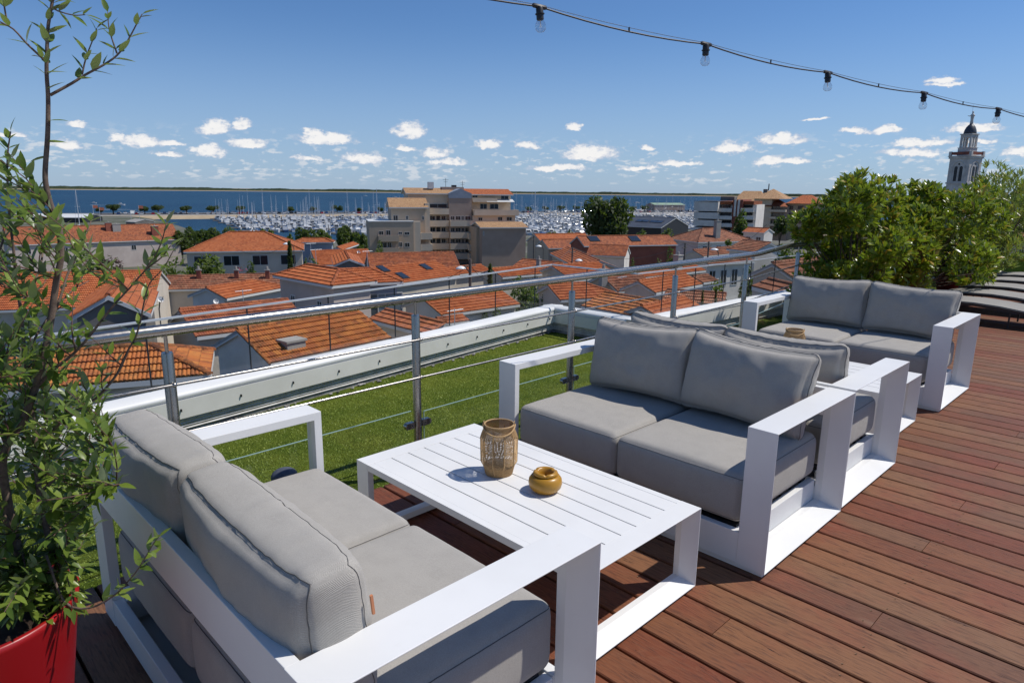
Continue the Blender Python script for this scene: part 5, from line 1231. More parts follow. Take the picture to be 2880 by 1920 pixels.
def aroof(x0, x1, ye, yr, dep, thick, gable=None, mt='f_tan', over=.5):
    s_ = ((ao@af)+dep)/(ao@af); X0, X1 = AX(x0)*s_, AX(x1)*s_; ze = AZ(ye, dep); zr = AZ(yr, dep+thick*.5); b = MB(); P_ = lambda x, y, z: ao+ar*x+af*(dep+y)+SC([0, 0, z])-aorg
    a, b_, c, d = P_(X0-over, -over, ze), P_(X1+over, -over, ze), P_(X1+over, thick*.5, zr), P_(X0-over, thick*.5, zr); e, f = P_(X0-over, thick+over, ze), P_(X1+over, thick+over, ze)
    u = ar; v = (d-a)/np.linalg.norm(d-a); face_uv(b, [a, b_, c, d], a, u, v, 0); face_uv(b, [f, e, d, c], f, -u, v*SC([-1, -1, 1]), 0)
    k = SC([0, 0, -.25]); b.add([a+k, b_+k, c+k, d+k][::-1], [(0, 1, 2, 3)], 1); b.add([f+k, e+k, d+k, c+k][::-1], [(0, 1, 2, 3)], 1)
    for q in ((a, b_), (b_, c), (c, f), (f, e), (e, d), (d, a)): b.add([q[0]+k, q[1]+k, q[1], q[0]], [(0, 1, 2, 3)], 1)
    b.add([b_+k-ar*over*1.02, f+k-ar*over*1.02, c+k-ar*over*1.02], [(0, 1, 2)], 2); b.add([a+k+ar*over*1.02, d+k+ar*over*1.02, e+k+ar*over*1.02], [(0, 1, 2)], 2)
    return obj('roof', b, [M[mt], M['trim'], M['w_beigel']], apt)
def awin(x0, x1, y0, y1, dep, mt='winframe', bars=True):
    s_ = ((ao@af)+dep)/(ao@af); X0, X1 = AX(x0)*s_, AX(x1)*s_; z0, z1 = AZ(y1, dep), AZ(y0, dep); p = ao+ar*(X0+X1)/2+af*dep+SC([0, 0, z0])-aorg
    return window(apt, p, ar, -af, X1-X0, z1-z0, None, mt, bars)
def abalc(x0, x1, y0, y1, dep, out=1.5, mt='w_beigel'):
    s_ = ((ao@af)+dep)/(ao@af); X0, X1 = AX(x0)*s_, AX(x1)*s_; z0, z1 = AZ(y1, dep-out), AZ(y0, dep-out); b = MB(); o_ = ao+ar*X0+af*(dep-out)+SC([0, 0, z0])-aorg
    b.obox(o_, ar*(X1-X0), af*.15, (0, 0, z1-z0)); b.obox(o_+af*.152, ar*.15, af*(out-.152), (0, 0, z1-z0)); b.obox(o_+af*.152+ar*(X1-X0-.15), ar*.15, af*(out-.152), (0, 0, z1-z0)); b.obox(o_+af*.153+ar*.151, ar*(X1-X0-.302), af*(out-.155), (0, 0, .18))
    return obj('balcony', b, M[mt], apt)
ablock('wall', 1100, 1510, 467, 0.0, 11.0, 'w_beige'); ablock('wall', 1512, 1576, 467, .35, 11, 'w_beigel')  # side strip in lighter beige: its sunlit look is put into the colour
ablock('parapet_rim', 1096, 1514, 463, -.1, 11.2, 'trim', 470)
for (x0, x1, y0, y1) in ((1188, 1232, 553, 590), (1255, 1298, 545, 592), (1372, 1404, 560, 586), (1425, 1472, 562, 590), (1188, 1260, 655, 705), (1265, 1304, 655, 705), (1372, 1404, 655, 700), (1425, 1472, 660, 702)): awin(x0, x1, y0, y1, 0.0)
abalc(1180, 1370, 594, 650, 0.0, 1.2, 'w_beige'); abalc(1180, 1370, 706, 757, 0.0, 1.2, 'w_beige')
ablock('wall', 1318, 1628, 337, 2.2, 8, 'w_beige'); aroof(1318, 1640, 337, 250, 2.2, 8.0)
ablock('wall', 1630, 1676, 300, 2.6, 7, 'w_beigel')
for (x0, x1, y0, y1) in ((1335, 1380, 410, 462), (1452, 1476, 414, 452), (1600, 1622, 418, 455)): awin(x0, x1, y0, y1, 2.2)
for y0 in (572, 676, 780): abalc(1576, 1680, y0, y0+62, 5.0, 4.5)
ablock('wall', 1576, 1682, 467, 5.0, 8, 'w_beige')
for y in (530, 640, 735): awin(1590, 1625, y, y+45, 5.0)
# recessed centre with continuous balconies
ablock('wall', 1500, 1862, 205, 7.5, 9, 'w_beigel'); aroof(1495, 1950, 207, 157, 7.3, 10)
awin(1682, 1856, 303, 343, 7.4); 
for i, y0 in enumerate((348, 460, 566, 672, 778)):
    abalc(1680, 1862, y0, y0+55, 7.5, 1.6)
    if i:
        for (x0, x1) in ((1690, 1745), (1756, 1790), (1800, 1840)): awin(x0, x1, y0-45, y0-4, 7.5, 'winframe' if x0 != 1756 else 'darkwall')
for i in range(4): awin(1690, 1752, 303+0*i, 343, 7.45) if i == 0 else None
# tower column with small gable
ablock('wall', 1866, 2074, 250, 6.0, 9, 'w_beiged'); b = MB()
s_ = ((ao@af)+5.9)/(ao@af); X0, X1 = AX(1866)*s_, AX(2074)*s_; P_ = lambda x, y: ao+ar*x+af*5.9+SC([0, 0, AZ(y, 5.9)])-aorg
b.extr([P_(X0, 250), P_(X1, 250), P_(X1, 205), P_((X0+X1)/2, 160), P_(X0, 205)], af*9); obj('gable', b, M['w_blue'], apt)
for i, y0 in enumerate((460, 570, 674, 765)):
    abalc(1870, 2074, y0, y0+55, 6.0, 1.5)
    for (x0, x1) in ((1880, 1918), (1925, 1972), (1978, 2004), (2012, 2066)): awin(x0, x1, y0-44, y0-4, 6.0, 'winframe')
    if i: abalc(2030, 2106, y0+8, y0+68, 4.5, 1.5)
ablock('wall', 2030, 2110, 470, 7.0, 8, 'w_beiged')
# right part with terraces
ablock('wall', 2076, 2440, 212, 8.5, 9, 'w_beigel'); aroof(2045, 2440, 212, 160, 7.5, 9.5, mt='f_new')
abalc(2076, 2300, 246, 286, 8.5, 2.2); abalc(2076, 2475, 358, 412, 8.5, 4.2); ablock('wall', 2080, 2470, 412, 5.2, 9, 'w_beigel')
for (x0, x1, y0, y1) in ((2090, 2140, 215, 243), (2160, 2225, 300, 352), (2250, 2330, 300, 352), (2350, 2420, 220, 260)): awin(x0, x1, y0, y1, 8.45)
for (x0, x1, y0, y1) in ((2130, 2170, 430, 462), (2310, 2352, 425, 462), (2390, 2440, 425, 462)): awin(x0, x1, y0, y1, 5.15)
b = MB(); p0 = ao+ar*AX(2240)+af*6.0-aorg+SC([0, 0, AZ(285, 6)]); b.obox(p0, ar*7.0, af*2.2-SC([0, 0, -.6]), (0, 0, .08)); obj('awning', b, M['trim'], apt)
# front right wing
ablock('wall', 2112, 2519, 523, -6.0, 12, 'w_beiged'); aroof(2112, 2519, 523, 470, -6.0, 10)
ablock('wall', 2075, 2112, 523, -3.0, 9, 'w_beige')
awin(2122, 2134, 560, 600, -6.05)
# chimneys and aerials on the roofs
ablock('roof_shaft', 1698, 1748, 102, 10, 1.6, 'trim', 165); ablock('roof_house', 1826, 2022, 146, 10.5, 3, 'w_beiged', 200); ablock('roof_vent', 1918, 1956, 128, 10.6, 1.5, 'darkwall', 150)
b = MB()
for x, y in ((1860, 66), (2012, 88)):
    p = ao+ar*AX(x)*1.07+af*11-aorg; b.tube([p+SC([0, 0, AZ(150, 11)]), p+SC([0, 0, AZ(y, 11)])], .06, 4); zt_ = AZ(y, 11); b.obox(p-ar*.7+SC([0, 0, zt_-.4]), ar*1.4, af*.06, (0, 0, .06)); b.obox(p-ar*.5+SC([0, 0, zt_-.9]), ar*1.0, af*.06, (0, 0, .06))
obj('aerial', b, M['black'], apt)
# ------------------------------------------------------------------ stepped white flats and tan flats on the right
fo, fr_, ff = lframe(2010, 640, 210.0, -14.0); forg = fo+SC([0, 0, zg(210)])
flats = thing('white_flats', 'stepped white block of flats with slanting side and glazed balconies, right', 'building', tuple(forg))
def F(px, py, dep=0.0): d = ray(px, py); t_ = ((fo@ff)+dep)/(d@ff); return CAM+d*t_
def r3(x, y): return cp('R3', x, y)
def fbox(name, x0, x1, y0, y1, dep, th, mt, root, org, slant=0):
    a, b_ = F(*r3(x0, y0), dep), F(*r3(x1, y1), dep); X = lambda p: (p-fo)@fr_
    b = MB(); o_ = fo+fr_*X(a)+ff*dep; o_[2] = b_[2]; b.obox(o_-org, fr_*(X(b_)-X(a)), ff*th, (0, 0, a[2]-b_[2])); return obj(name, b, M[mt], root)
for i, (yt, yb, xl) in enumerate(((283, 375, 1806), (381, 445, 1802), (451, 512, 1797), (518, 640, 1790))): fbox('wall', xl, 2020, yt, yb, -.01*i, 14, 'w_white', flats, forg)
fbox('coping', 1800, 2022, 276, 282, -.3, 14.6, 'slate', flats, forg)
for i in range(3): fbox('dark_joint', 1802, 2019, 375+i*69, 381+i*69, .3, 13, 'darkwall', flats, forg)  # dark strips set back between the wall storeys
for (xa, xb) in ((2020, 2150), (2230, 2352)):
    fbox('wall', xa, xb, 312, 640, 3.0, 12, 'w_white', flats, forg); fbox('terrace_tiles', xa, xb, 280, 312, 2.0, 12.5, 'f_new', flats, forg)
    for i in range(4):
        y = 345+i*69; fbox('balcony_front', xa+2, xb-2, y, y+36, .8, .25, 'w_white', flats, forg); fbox('balcony_floor', xa+2, xb-2, y+32, y+37, 1.06, 2.2, 'w_white', flats, forg)
        f_ = fbox('window', xa+8, xb-8, y-32, y-2, 2.9, .2, 'winframe', flats, forg)
        for k in range(4): w_ = (xb-xa-20)/4; fbox('pane', xa+11+k*w_, xa+9+(k+1)*w_, y-29, y-3, 2.84, .05, 'pane', flats, forg)
fbox('stair_tower', 2162, 2224, 266, 640, 1.5, 12, 'w_brick', flats, forg)
for x in (2176, 2208): fbox('fin', x, x+5, 266, 420, 1.2, .3, 'w_white', flats, forg)
fbox('far_roof', 2048, 2172, 236, 276, 14, 4, 'w_grey', flats, forg)
# tan flats
to_, torg = atd(2150, 640, 235.0), None; tan = thing('tan_flats', 'tan stepped flats with orange roofs behind the white flats', 'building', tuple(SC([to_[0], to_[1], zg(235)]))); torg = SC([to_[0], to_[1], zg(235)])
def r4(x, y): return cp('R4', x, y)
def tbox(name, x0, x1, y0, y1, dep, th, mt):
    a, b_ = F(*r4(x0, y0), dep), F(*r4(x1, y1), dep); X = lambda p: (p-fo)@fr_; b = MB(); o_ = fo+fr_*X(a)+ff*dep; o_[2] = b_[2]; b.obox(o_-torg, fr_*(X(b_)-X(a)), ff*th, (0, 0, a[2]-b_[2])); return obj(name, b, M[mt], tan)
def troof(x0, x1, ye, yr, dep, th, mt='f_tan', xr=None):
    a, b_ = F(*r4(x0, ye), dep), F(*r4(x1, ye), dep); c = F(*r4((x0+x1)/2, yr), dep+th/2); X = lambda p: (p-fo)@fr_; b = MB(); P_ = lambda x, y, z: fo+fr_*x+ff*(dep+y)+SC([0, 0, z-fo[2]])-torg
    xa, xb = X(a), X(b_); s_ = 1.5 if xr is None else xr; A_, B_, C_, D_ = P_(xa, 0, a[2]), P_(xb, 0, a[2]), P_(xb-s_, th/2, c[2]), P_(xa+s_, th/2, c[2]); E_, F_ = P_(xa, th, a[2]), P_(xb, th, a[2])
    v = (D_-A_)/np.linalg.norm(D_-A_); face_uv(b, [A_, B_, C_, D_], A_, fr_, v); face_uv(b, [F_, E_, D_, C_], F_, -fr_, v); face_uv(b, [B_, F_, C_], B_, ff, v); face_uv(b, [E_, A_, D_], E_, -ff, v); b.add([A_, E_, F_, B_], [(0, 1, 2, 3)]); return obj('roof', b, M[mt], tan)
tbox('wall', 66, 182, 835, 1200, 30, 14, 'w_beigel'); tbox('wall', -110, 66, 865, 1200, 32, 12, 'w_beige'); tbox('wall', 184, 330, 905, 1200, 32, 12, 'w_beiged'); tbox('wall', 332, 640, 880, 1200, 34, 12, 'w_beige')
troof(40, 320, 840, 757, 28, 18, xr=5); troof(-130, 130, 868, 775, 34, 16, xr=2); troof(330, 640, 880, 810, 32, 14, 'f_new', 4); troof(150, 340, 905, 850, 29, 10, 'f_old', 3)
tbox('roof_shaft', 142, 172, 760, 800, 34, 2, 'w_grey'); tbox('aerial', 186, 189, 715, 770, 34, .2, 'black')
for i in range(4):
    y = 925+i*60; tbox('balcony', 186, 330, y+8, y+30, 29.5, 2, 'w_beigel'); w_ = tbox('window', 190, 322, y-20, y+6, 31.8, .3, 'winframe')
    for k in range(4): tbox('pane', 193+k*33, 220+k*33, y-18, y+4, 31.7, .1, 'pane')
    for k in range(3): tbox('window', 350+k*85, 392+k*85, y-22, y+8, 33.8, .3, 'pane')
    tbox('window', -60, -10, y-22, y+8, 31.8, .3, 'pane')
# ------------------------------------------------------------------ church tower
CD = 330.0; cpos = atd(2703, 540, CD); rr_ = ray(2703, 540); ca_ = math.atan2(rr_[1], rr_[0]); zc = zg(CD)
ch = thing('church_tower', 'pale stone church belfry with dome and statue on top, far right', 'church tower', (cpos[0], cpos[1], zc), ca_-math.radians(30.5))
def hz(y): return atd(2600+640*.1786, 280+y*.1786, CD)[2]-zc
def sq(name, hw, z0, z1, mt='w_church', root=ch): b = MB(); b.box(-hw, hw, -hw, hw, z0, z1); return obj(name, b, M[mt], root)
A_ = 3.95
sq('belfry', A_, -2, hz(935)); sq('cornice', A_+.35, hz(935)+.001, hz(890)); sq('cornice_lip', A_+.62, hz(905), hz(893)); 
for sx in (-1, 1):
    for sy in (-1, 1): b = MB(); b.box(sx*A_-.45, sx*A_+.45, sy*A_-.45, sy*A_+.45, hz(889.9), hz(822)); obj('balustrade_pier', b, M['w_church'], ch)
for k in range(4):
    b = MB(); R_ = Matrix.Rotation(k*PI/2, 3, 'Z'); b.box(-A_+.5, A_-.5, A_-.15, A_+.1, hz(872), hz(830)); b.v = [tuple(R_@Vector(p)) for p in b.v]; obj('red_balustrade', b, M['w_brick'], ch)
sq('lantern_base', 2.35, hz(889.5), hz(768)); sq('lantern_ledge', 2.55, hz(767.8), hz(760)); 
for k in range(4):   # open lantern: corner piers and mullions
    R_ = Matrix.Rotation(k*PI/2, 3, 'Z')
    for x in (-1.75, 0, 1.75): b = MB(); w_ = .38 if x else .2; b.box(x-w_, x+w_, 1.6, 2.1, hz(759.8), hz(575)); b.v = [tuple(R_@Vector(p)) for p in b.v]; obj('lantern_pier', b, M['w_church'], ch)
sq('lantern_head', 2.12, hz(605), hz(560.2)); sq('lantern_cornice', 2.4, hz(560), hz(545))
b = MB(); b.lathe([(2.25, 0), (2.2, .6), (2.0, 1.5), (1.55, 2.6), (.95, 3.35), (.6, 3.6), (.55, 4.0)], (0, 0, hz(545)), 16); obj('dome', b, M['slate'], ch, smooth=True)
b = MB(); z0 = hz(405)
b.lathe([(.62, 0), (.62, .3), (.5, .31)], (0, 0, z0-.2), 8); b.lathe([(.55, 0), (.60, .6), (.50, 1.8), (.62, 3.0), (.66, 3.7), (.30, 4.15), (.16, 4.25)], (0, 0, z0+.1), 12); b.ell((0, 0, z0+4.75), .32, .32, .42, 10, 8)
for s_ in (-1, 1): b.tube([(0, .45*s_, z0+3.75), (-.25, .95*s_, z0+3.35), (-.9, 1.25*s_, z0+3.5)], [.2, .16, .1], 6)
obj('statue', b, M['w_church'], ch, smooth=True); b = MB(); b.tube([(.3, .5, z0), (.3, .5, hz(90))], .05, 4); obj('lightning_rod', b, M['mast'], ch)
for k in range(4):
    R_ = Matrix.Rotation(k*PI/2, 3, 'Z')
    def put(nm, bb, mt): bb.v = [tuple(R_@Vector(p)) for p in bb.v]; obj(nm, bb, M[mt], ch)
    for x in (-1.0, 1.0):
        zb_, zt2 = hz(1290), hz(1080); pts = [(x-.62, A_+.012, zb_), (x+.62, A_+.012, zb_)]+[(x+.62*math.cos(a), A_+.012, zt2+.62*math.sin(a)) for a in np.linspace(0, PI, 9)]
        bb = MB(); bb.extr(pts, (0, -.03, 0)); put('belfry_opening', bb, 'darkwall')
    bb = MB(); pts = [(2.35*math.cos(a), A_+.10, hz(1075)+2.35*math.sin(a)) for a in np.linspace(0, PI, 17)]; bb.tube(pts, .16, 4); bb.box(-2.5, -2.2, A_, A_+.14, hz(1290), hz(1075)); bb.box(2.2, 2.5, A_, A_+.14, hz(1290), hz(1075)); bb.box(-.13, .13, A_, A_+.16, hz(1290), hz(1060)); put('arch_moulding', bb, 'w_church')
    bb = MB(); bb.tube([(0, A_+.0, hz(1022)), (0, A_+.03, hz(1022))], .38, 12); put('roundel', bb, 'darkwall')
sq('lower_cornice', A_+.3, hz(1330), hz(1305))
# ------------------------------------------------------------------ trees
def tree(name, label, px, py_base, D, h, rx, ry=None, trunkh=.35, mt='tree', n=900, leaf=.5, flat=1.0, seed=1, lobes=9, ztop=None, zb=None, hw=None, group=None, cat='tree', cone=False):
    rs = np.random.RandomState(seed); random.seed(seed); p = atd(px, py_base, D); base = (zg(D) if zb is None else zb); ry = ry or rx
    if ztop: h = atd(px, ztop, D)[2]-base
    if hw: rx = hw*(D*math.cos(math.atan2(px-1440, FL)))/FL/math.cos(math.atan2(px-1440, FL))**2*math.cos(math.atan2(px-1440, FL)); ry = rx
    t = thing(name, label, cat, (p[0], p[1], base), rs.rand()*6, group); H = h; c0 = H*trunkh; ch_ = H-c0; k = MB(); tr = MB()
    L_ = []
    for i in range(lobes):
        if cone: zz_ = (i+.5)/lobes; L_.append((SC([rs.normal()*.05*rx, rs.normal()*.05*rx, c0+ch_*zz_*.93]), rx*(1-zz_*.88), ch_/lobes*1.1))
        else:
            a = rs.rand()*2*PI; r_ = rs.rand()**.5*.68; zz_ = rs.uniform(.25, .75); L_.append((SC([r_*rx*math.cos(a), r_*ry*math.sin(a), c0+ch_*(zz_ if flat == 1 else .55)]), rx*rs.uniform(.34, .52), ch_*rs.uniform(.22, .34)*(1 if flat == 1 else 1.3)))
    for i in range(n):
        c, r_, rz_ = L_[rs.randint(len(L_))]; v = rs.normal(size=3); v /= np.linalg.norm(v); q = c+v*SC([r_, r_, rz_])*rs.uniform(.55, 1.0)**.4
        a = rs.normal(size=3); a /= np.linalg.norm(a); a = a*.6+v*.0; b_ = np.cross(a, v+rs.normal(size=3)*.5); b_ /= (np.linalg.norm(b_)+1e-9); a /= np.linalg.norm(a)+1e-9; s_ = leaf*rs.uniform(.5, 1.1)
        k.add([q-a*s_, q+b_*s_*.45, q+a*s_, q-b_*s_*.45], [(0, 1, 2, 3)])
    obj('crown', k, M[mt], t, kind='stuff'); tr.tube([(0, 0, -1), (0, 0, c0), (.1*rx, 0, c0+ch_*.5)], [max(.12, rx*.09), max(.1, rx*.07), .05], 7)
    if not cone:
        for i in range(5): c, r_, _ = L_[i % len(L_)]; tr.tube([(0, 0, c0*.85), tuple(c*.5+SC([0, 0, c0*.5])), tuple(c)], [max(.07, rx*.05), max(.05, rx*.03), .03], 5)
    obj('trunk', tr, M['trunk'], t); return t
def tsize(D): return D/FL     # metres per source pixel near the picture's middle
# umbrella pines along the parking pier
pts = [cp('R1', x, 375) for x in (925, 1040, 1330, 1455, 1715, 1960, 2200)]+[cp('R2', x, 358) for x in (375, 590, 810, 1010, 1215)]+[cp('R3', x, 340) for x in (285, 433, 575, 718, 1250, 1350)]
wds = [70, 120, 90, 110, 100, 105, 90, 72, 72, 92, 60, 60, 66, 70, 85, 75, 60, 75]
for i, ((px, py), w_) in enumerate(zip(pts, wds)):
    d = ray(px, py); t_ = ((PA+PN*9)@PN-0)/(d@PN); D = t_*math.hypot(d[0], d[1]); R_ = w_*.30612/2*D/FL*1.0
    tree('umbrella_pine', 'small rounded umbrella pine among the parked cars on the pier', px, py, D, R_*1.05+1.5, R_, trunkh=.36, mt='pine', n=1000, leaf=.55, seed=100+i, lobes=7, zb=SEA+2.3, group='umbrella pines along the parking pier')
tree('big_pine', 'very large spreading dark pine standing before the marina, right of centre', 1710, 650, 150, 24.5, 11.8, 9.5, trunkh=.26, mt='pine', n=9000, leaf=.62, seed=31, ztop=553, hw=72, lobes=26)
tree('round_tree', 'round dark green tree at the harbour edge left of the apartment block', 977, 670, 150, 11.5, 6.0, trunkh=.3, mt='tree', n=2600, leaf=.5, seed=32, ztop=637, hw=31, lobes=12)
tree('leafy_tree', 'broad light green tree left of the round dark one', 913, 670, 165, 11.5, 7.2, trunkh=.2, mt='treelight', n=2600, leaf=.5, seed=33, ztop=638, hw=30, lobes=12)
tree('leafy_tree', 'large green tree behind the villa roof', 858, 668, 165, 12.0, 7.0, trunkh=.2, mt='tree', n=2600, leaf=.5, seed=34, ztop=636, hw=28, lobes=12)
tree('leafy_tree', 'green tree partly behind the orange villa roof', 755, 670, 175, 10.5, 8.0, trunkh=.2, mt='treelight', n=2000, leaf=.5, seed=35, ztop=641, hw=26, lobes=10)
tree('leafy_tree', 'slender green tree just right of the villa roof', 812, 672, 150, 10.5, 4.0, trunkh=.2, mt='treelight', n=1500, leaf=.45, seed=36, ztop=645, hw=14)
tree('leafy_tree', 'round tree behind the long left roof near the water', 508, 660, 175, 10.5, 5.8, trunkh=.25, mt='tree', n=1800, leaf=.5, seed=37, ztop=645, hw=17)
tree('leafy_tree', 'bushy tree behind the left edge of the villa roof', 583, 660, 170, 12.2, 8.0, trunkh=.2, mt='tree', n=2400, leaf=.5, seed=38, ztop=637, hw=42)
tree('conifer', 'narrow dark conifer standing before the cream villa', 817, 745, 78, 11.2, 1.7, trunkh=.05, mt='pine', n=2200, leaf=.28, seed=39, ztop=672, hw=12, lobes=14, cone=True)
tree('garden_bush', 'dense laurel hedge tree below the cream villa windows', 549, 745, 78, 6.5, 4.6, trunkh=.05, mt='treelight', n=2600, leaf=.32, seed=40, ztop=712, hw=72, lobes=12)
tree('garden_bush', 'dark garden bush beside the pale two-storey house', 265, 720, 85, 6.2, 3.2, trunkh=.05, mt='tree', n=1500, leaf=.3, seed=41, ztop=692, hw=32)
tree('purple_bush', 'dark purple-leaved bush under the wall of the pale two-storey house', 321, 735, 82, 4.6, 2.4, trunkh=.05, mt='purple', n=1000, leaf=.28, seed=42, ztop=722, hw=46, cat='bush')
tree('pink_oleander', 'pink flowering bush on the terrace of the cream villa', 668, 755, 74, 4.6, 2.6, trunkh=.05, mt='flower', n=700, leaf=.2, seed=43, ztop=748, hw=46, cat='bush')
tree('garden_bush', 'green garden bush right of the conifer', 850, 740, 72, 5.2, 2.2, trunkh=.05, mt='treelight', n=1200, leaf=.25, seed=44, ztop=722, hw=20)
tree('tall_cypress', 'taller of the two dark cypresses beside the utility pole', 1378, 820, 50, 9.4, 1.15, trunkh=.03, mt='pine', n=3800, leaf=.2, seed=45, ztop=735, hw=13, lobes=16, cone=True)
tree('small_cypress', 'shorter dark cypress left of the taller one', 1353, 850, 46, 5.6, .75, trunkh=.03, mt='pine', n=2000, leaf=.16, seed=46, ztop=808, hw=10, lobes=12, cone=True)
tree('garden_bush', 'green hedge between the hipped house and the white gable', 1107, 860, 48, 3.9, 2.4, trunkh=.04, mt='treelight', n=2600, leaf=.16, seed=47, ztop=848, hw=44)
tree('garden_bush', 'green hedge in front of the wide orange roof', 1200, 885, 44, 3.0, 2.2, trunkh=.04, mt='treelight', n=1800, leaf=.14, seed=48, ztop=874, hw=42)
tree('leafy_tree', 'feathery green tree between the handrail and the corner of the balustrade', 1475, 810, 50, 5.8, 2.6, trunkh=.1, mt='treelight', n=3400, leaf=.17, seed=49, ztop=768, hw=48, lobes=12)
tree('silvery_shrub', 'silvery green shrub below the feathery tree', 1490, 850, 44, 4.2, 1.7, trunkh=.05, mt='olive', n=2600, leaf=.13, seed=50, ztop=812, hw=34)
tree('garden_bush', 'dark leafy bush at the corner of the bright hipped roof', 1540, 830, 44, 4.8, 1.2, trunkh=.05, mt='tree', n=1600, leaf=.13, seed=51, ztop=798, hw=22)
tree('garden_bush', 'green bush at the foot of the cypresses', 1372, 870, 42, 2.8, 1.9, trunkh=.02, mt='treelight', n=2200, leaf=.12, seed=52, ztop=868, hw=42)
tree('tall_cypress', 'left one of the pair of small cypresses seen through the railing', 1975, 850, 38, 4.6, .5, trunkh=.02, mt='pine', n=1500, leaf=.12, seed=53, ztop=809, hw=9, lobes=12, cone=True)
tree('small_cypress', 'right one of the pair of small cypresses seen through the railing', 2012, 850, 39, 4.5, .45, trunkh=.02, mt='pine', n=1500, leaf=.12, seed=54, ztop=803, hw=8, lobes=12, cone=True)
tree('leafy_tree', 'green tree in front of the dark modern building', 1868, 665, 120, 8.8, 5.0, trunkh=.2, mt='treelight', n=1900, leaf=.4, seed=55, ztop=641, hw=28)
tree('leafy_tree', 'green treetop left of the dark modern building', 1800, 665, 125, 7.2, 3.6, trunkh=.2, mt='tree', n=1200, leaf=.4, seed=56, ztop=647, hw=22)
tree('leafy_tree', 'green tree beside the white hip-roofed bungalow', 2050, 700, 95, 6.8, 5.0, trunkh=.1, mt='treelight', n=2200, leaf=.35, seed=57, ztop=676, hw=36)
tree('poplar', 'tall loose poplar before the stepped white flats', 2082, 620, 170, 17.5, 3.6, trunkh=.12, mt='tree', n=2600, leaf=.42, seed=58, ztop=580, hw=24, lobes=14)
tree('garden_bush', 'dark hedge to the right, below the old brown roof', 2115, 780, 58, 4.6, 4.4, trunkh=.02, mt='tree', n=3000, leaf=.22, seed=59, ztop=742, hw=46, lobes=12)
tree('garden_bush', 'green bush right of the brown shed roof', 2030, 800, 52, 3.8, 2.4, trunkh=.02, mt='treelight', n=1800, leaf=.2, seed=60, ztop=790, hw=38)
tree('leafy_tree', 'dark green trees behind the right part of the handrail', 2235, 660, 75, 8.0, 4.6, trunkh=.08, mt='tree', n=3200, leaf=.28, seed=61, ztop=630, hw=44, lobes=14)
tree('leafy_tree', 'light green tree low between the last railing post and the shrubs', 2215, 680, 66, 5.4, 3.0, trunkh=.08, mt='treelight', n=2200, leaf=.24, seed=62, ztop=664, hw=30)
tree('leafy_tree', 'green tree behind the broad shrub', 2290, 790, 30, 5.8, 1.6, trunkh=.05, mt='treelight', n=1800, leaf=.14, seed=63, ztop=752, hw=28)
tree('small_pine', 'thin dark pine in front of the tan flats', 2196, 640, 150, 15.5, 3.4, trunkh=.6, mt='pine', n=900, leaf=.42, seed=64, ztop=592, hw=22)
tree('leafy_tree', 'distant grey-green trees at the right edge beyond the shrubs', 2872, 600, 60, 12.5, 5.0, trunkh=.1, mt='tree', n=2600, leaf=.3, seed=65, ztop=500, hw=34, lobes=14)
tree('garden_bush', 'green bush beside the warehouse wall', 1780, 760, 75, 3.8, 1.4, trunkh=.02, mt='treelight', n=800, leaf=.2, seed=66, ztop=716, hw=12)
tree('garden_bush', 'small bush at the foot of the brick-red hall wall', 1850, 762, 76, 3.6, 1.8, trunkh=.02, mt='tree', n=800, leaf=.2, seed=67, ztop=722, hw=17)
for i, (x, y, w_, D) in enumerate(((690, 655, 30, 200), (640, 652, 26, 205), (1018, 668, 22, 140), (1060, 690, 20, 120), (540, 655, 24, 200), (460, 658, 26, 190), (1600, 662, 26, 170), (1555, 668, 22, 160), (1010, 700, 26, 100), (880, 742, 24, 66), (700, 745, 26, 70), (470, 745, 24, 66), (1160, 745, 20, 95), (1230, 760, 22, 80), (1900, 700, 24, 100), (1960, 730, 26, 85), (2150, 700, 30, 85), (1640, 745, 18, 84), (1290, 830, 26, 52), (1700, 830, 22, 52), (940, 862, 24, 46))):
    tree('leafy_tree', 'rounded green tree '+('among the harbour-front roofs' if D > 130 else 'in a small garden between the orange roofs'), x, y, D, 8, 4, trunkh=.1, mt=('tree', 'treelight')[i % 2], n=1500, leaf=.45 if D > 120 else .22, seed=200+i, ztop=y-14, hw=w_, lobes=10, group='garden trees between the houses')
# ------------------------------------------------------------------ dark modern building, pier pavilion, restaurant on the left
def simple_roofed(label, c, A, B, E, h, pitch, roofm, wallm, D, name, cat='building', maxd=12):
    hs = house('x_'+name, label, c, A, B, E, 'gable', h, pitch, 'old', 'cream', None, dset=D, cat=name, maxd=maxd); hs['root']['category'] = cat
    for o in hs['roof'].children: o.data.materials[0] = M[roofm]
    hs['roof'].data.materials[0] = M[roofm]
    for o in hs['root'].children:
        if o.name.startswith('wall'): o.data.materials[0] = M[wallm]
    return hs
simple_roofed('dark grey modern building with a sloping slate-coloured roof right of the big pine', 'R3', (1255, 418), (1640, 432), (1470, 522), 8.5, 16, 'slate', 'darkwall', 185, 'modern_building', maxd=14)
for x, y in ((1310, 462), (1357, 464), (1435, 468), (1483, 472)): skylight('x_modern_building', 'R3', x, y, 2.2, 1.6)
simple_roofed('low pavilion with pale green roof out on the pier', 'R3', (1400, 296), (1680, 297), (1690, 314), 6.5, 12, 'greenroof', 'w_beiged', 600, 'pier_pavilion')
q0 = atd(1905, 590, 600); g = MB(); g.box(q0[0]-75, q0[0]+75, q0[1]-60, q0[1]+75, SEA-2, SEA+2.0); obj('jetty', g, M['concrete'], kind='structure')
simple_roofed('long low glass-fronted harbour restaurant with a flat grey roof, far left', 'R1', (300, 395), (860, 398), (880, 432), 5.0, 8, 'trim', 'darkwall', 400, 'harbour_restaurant', maxd=20)
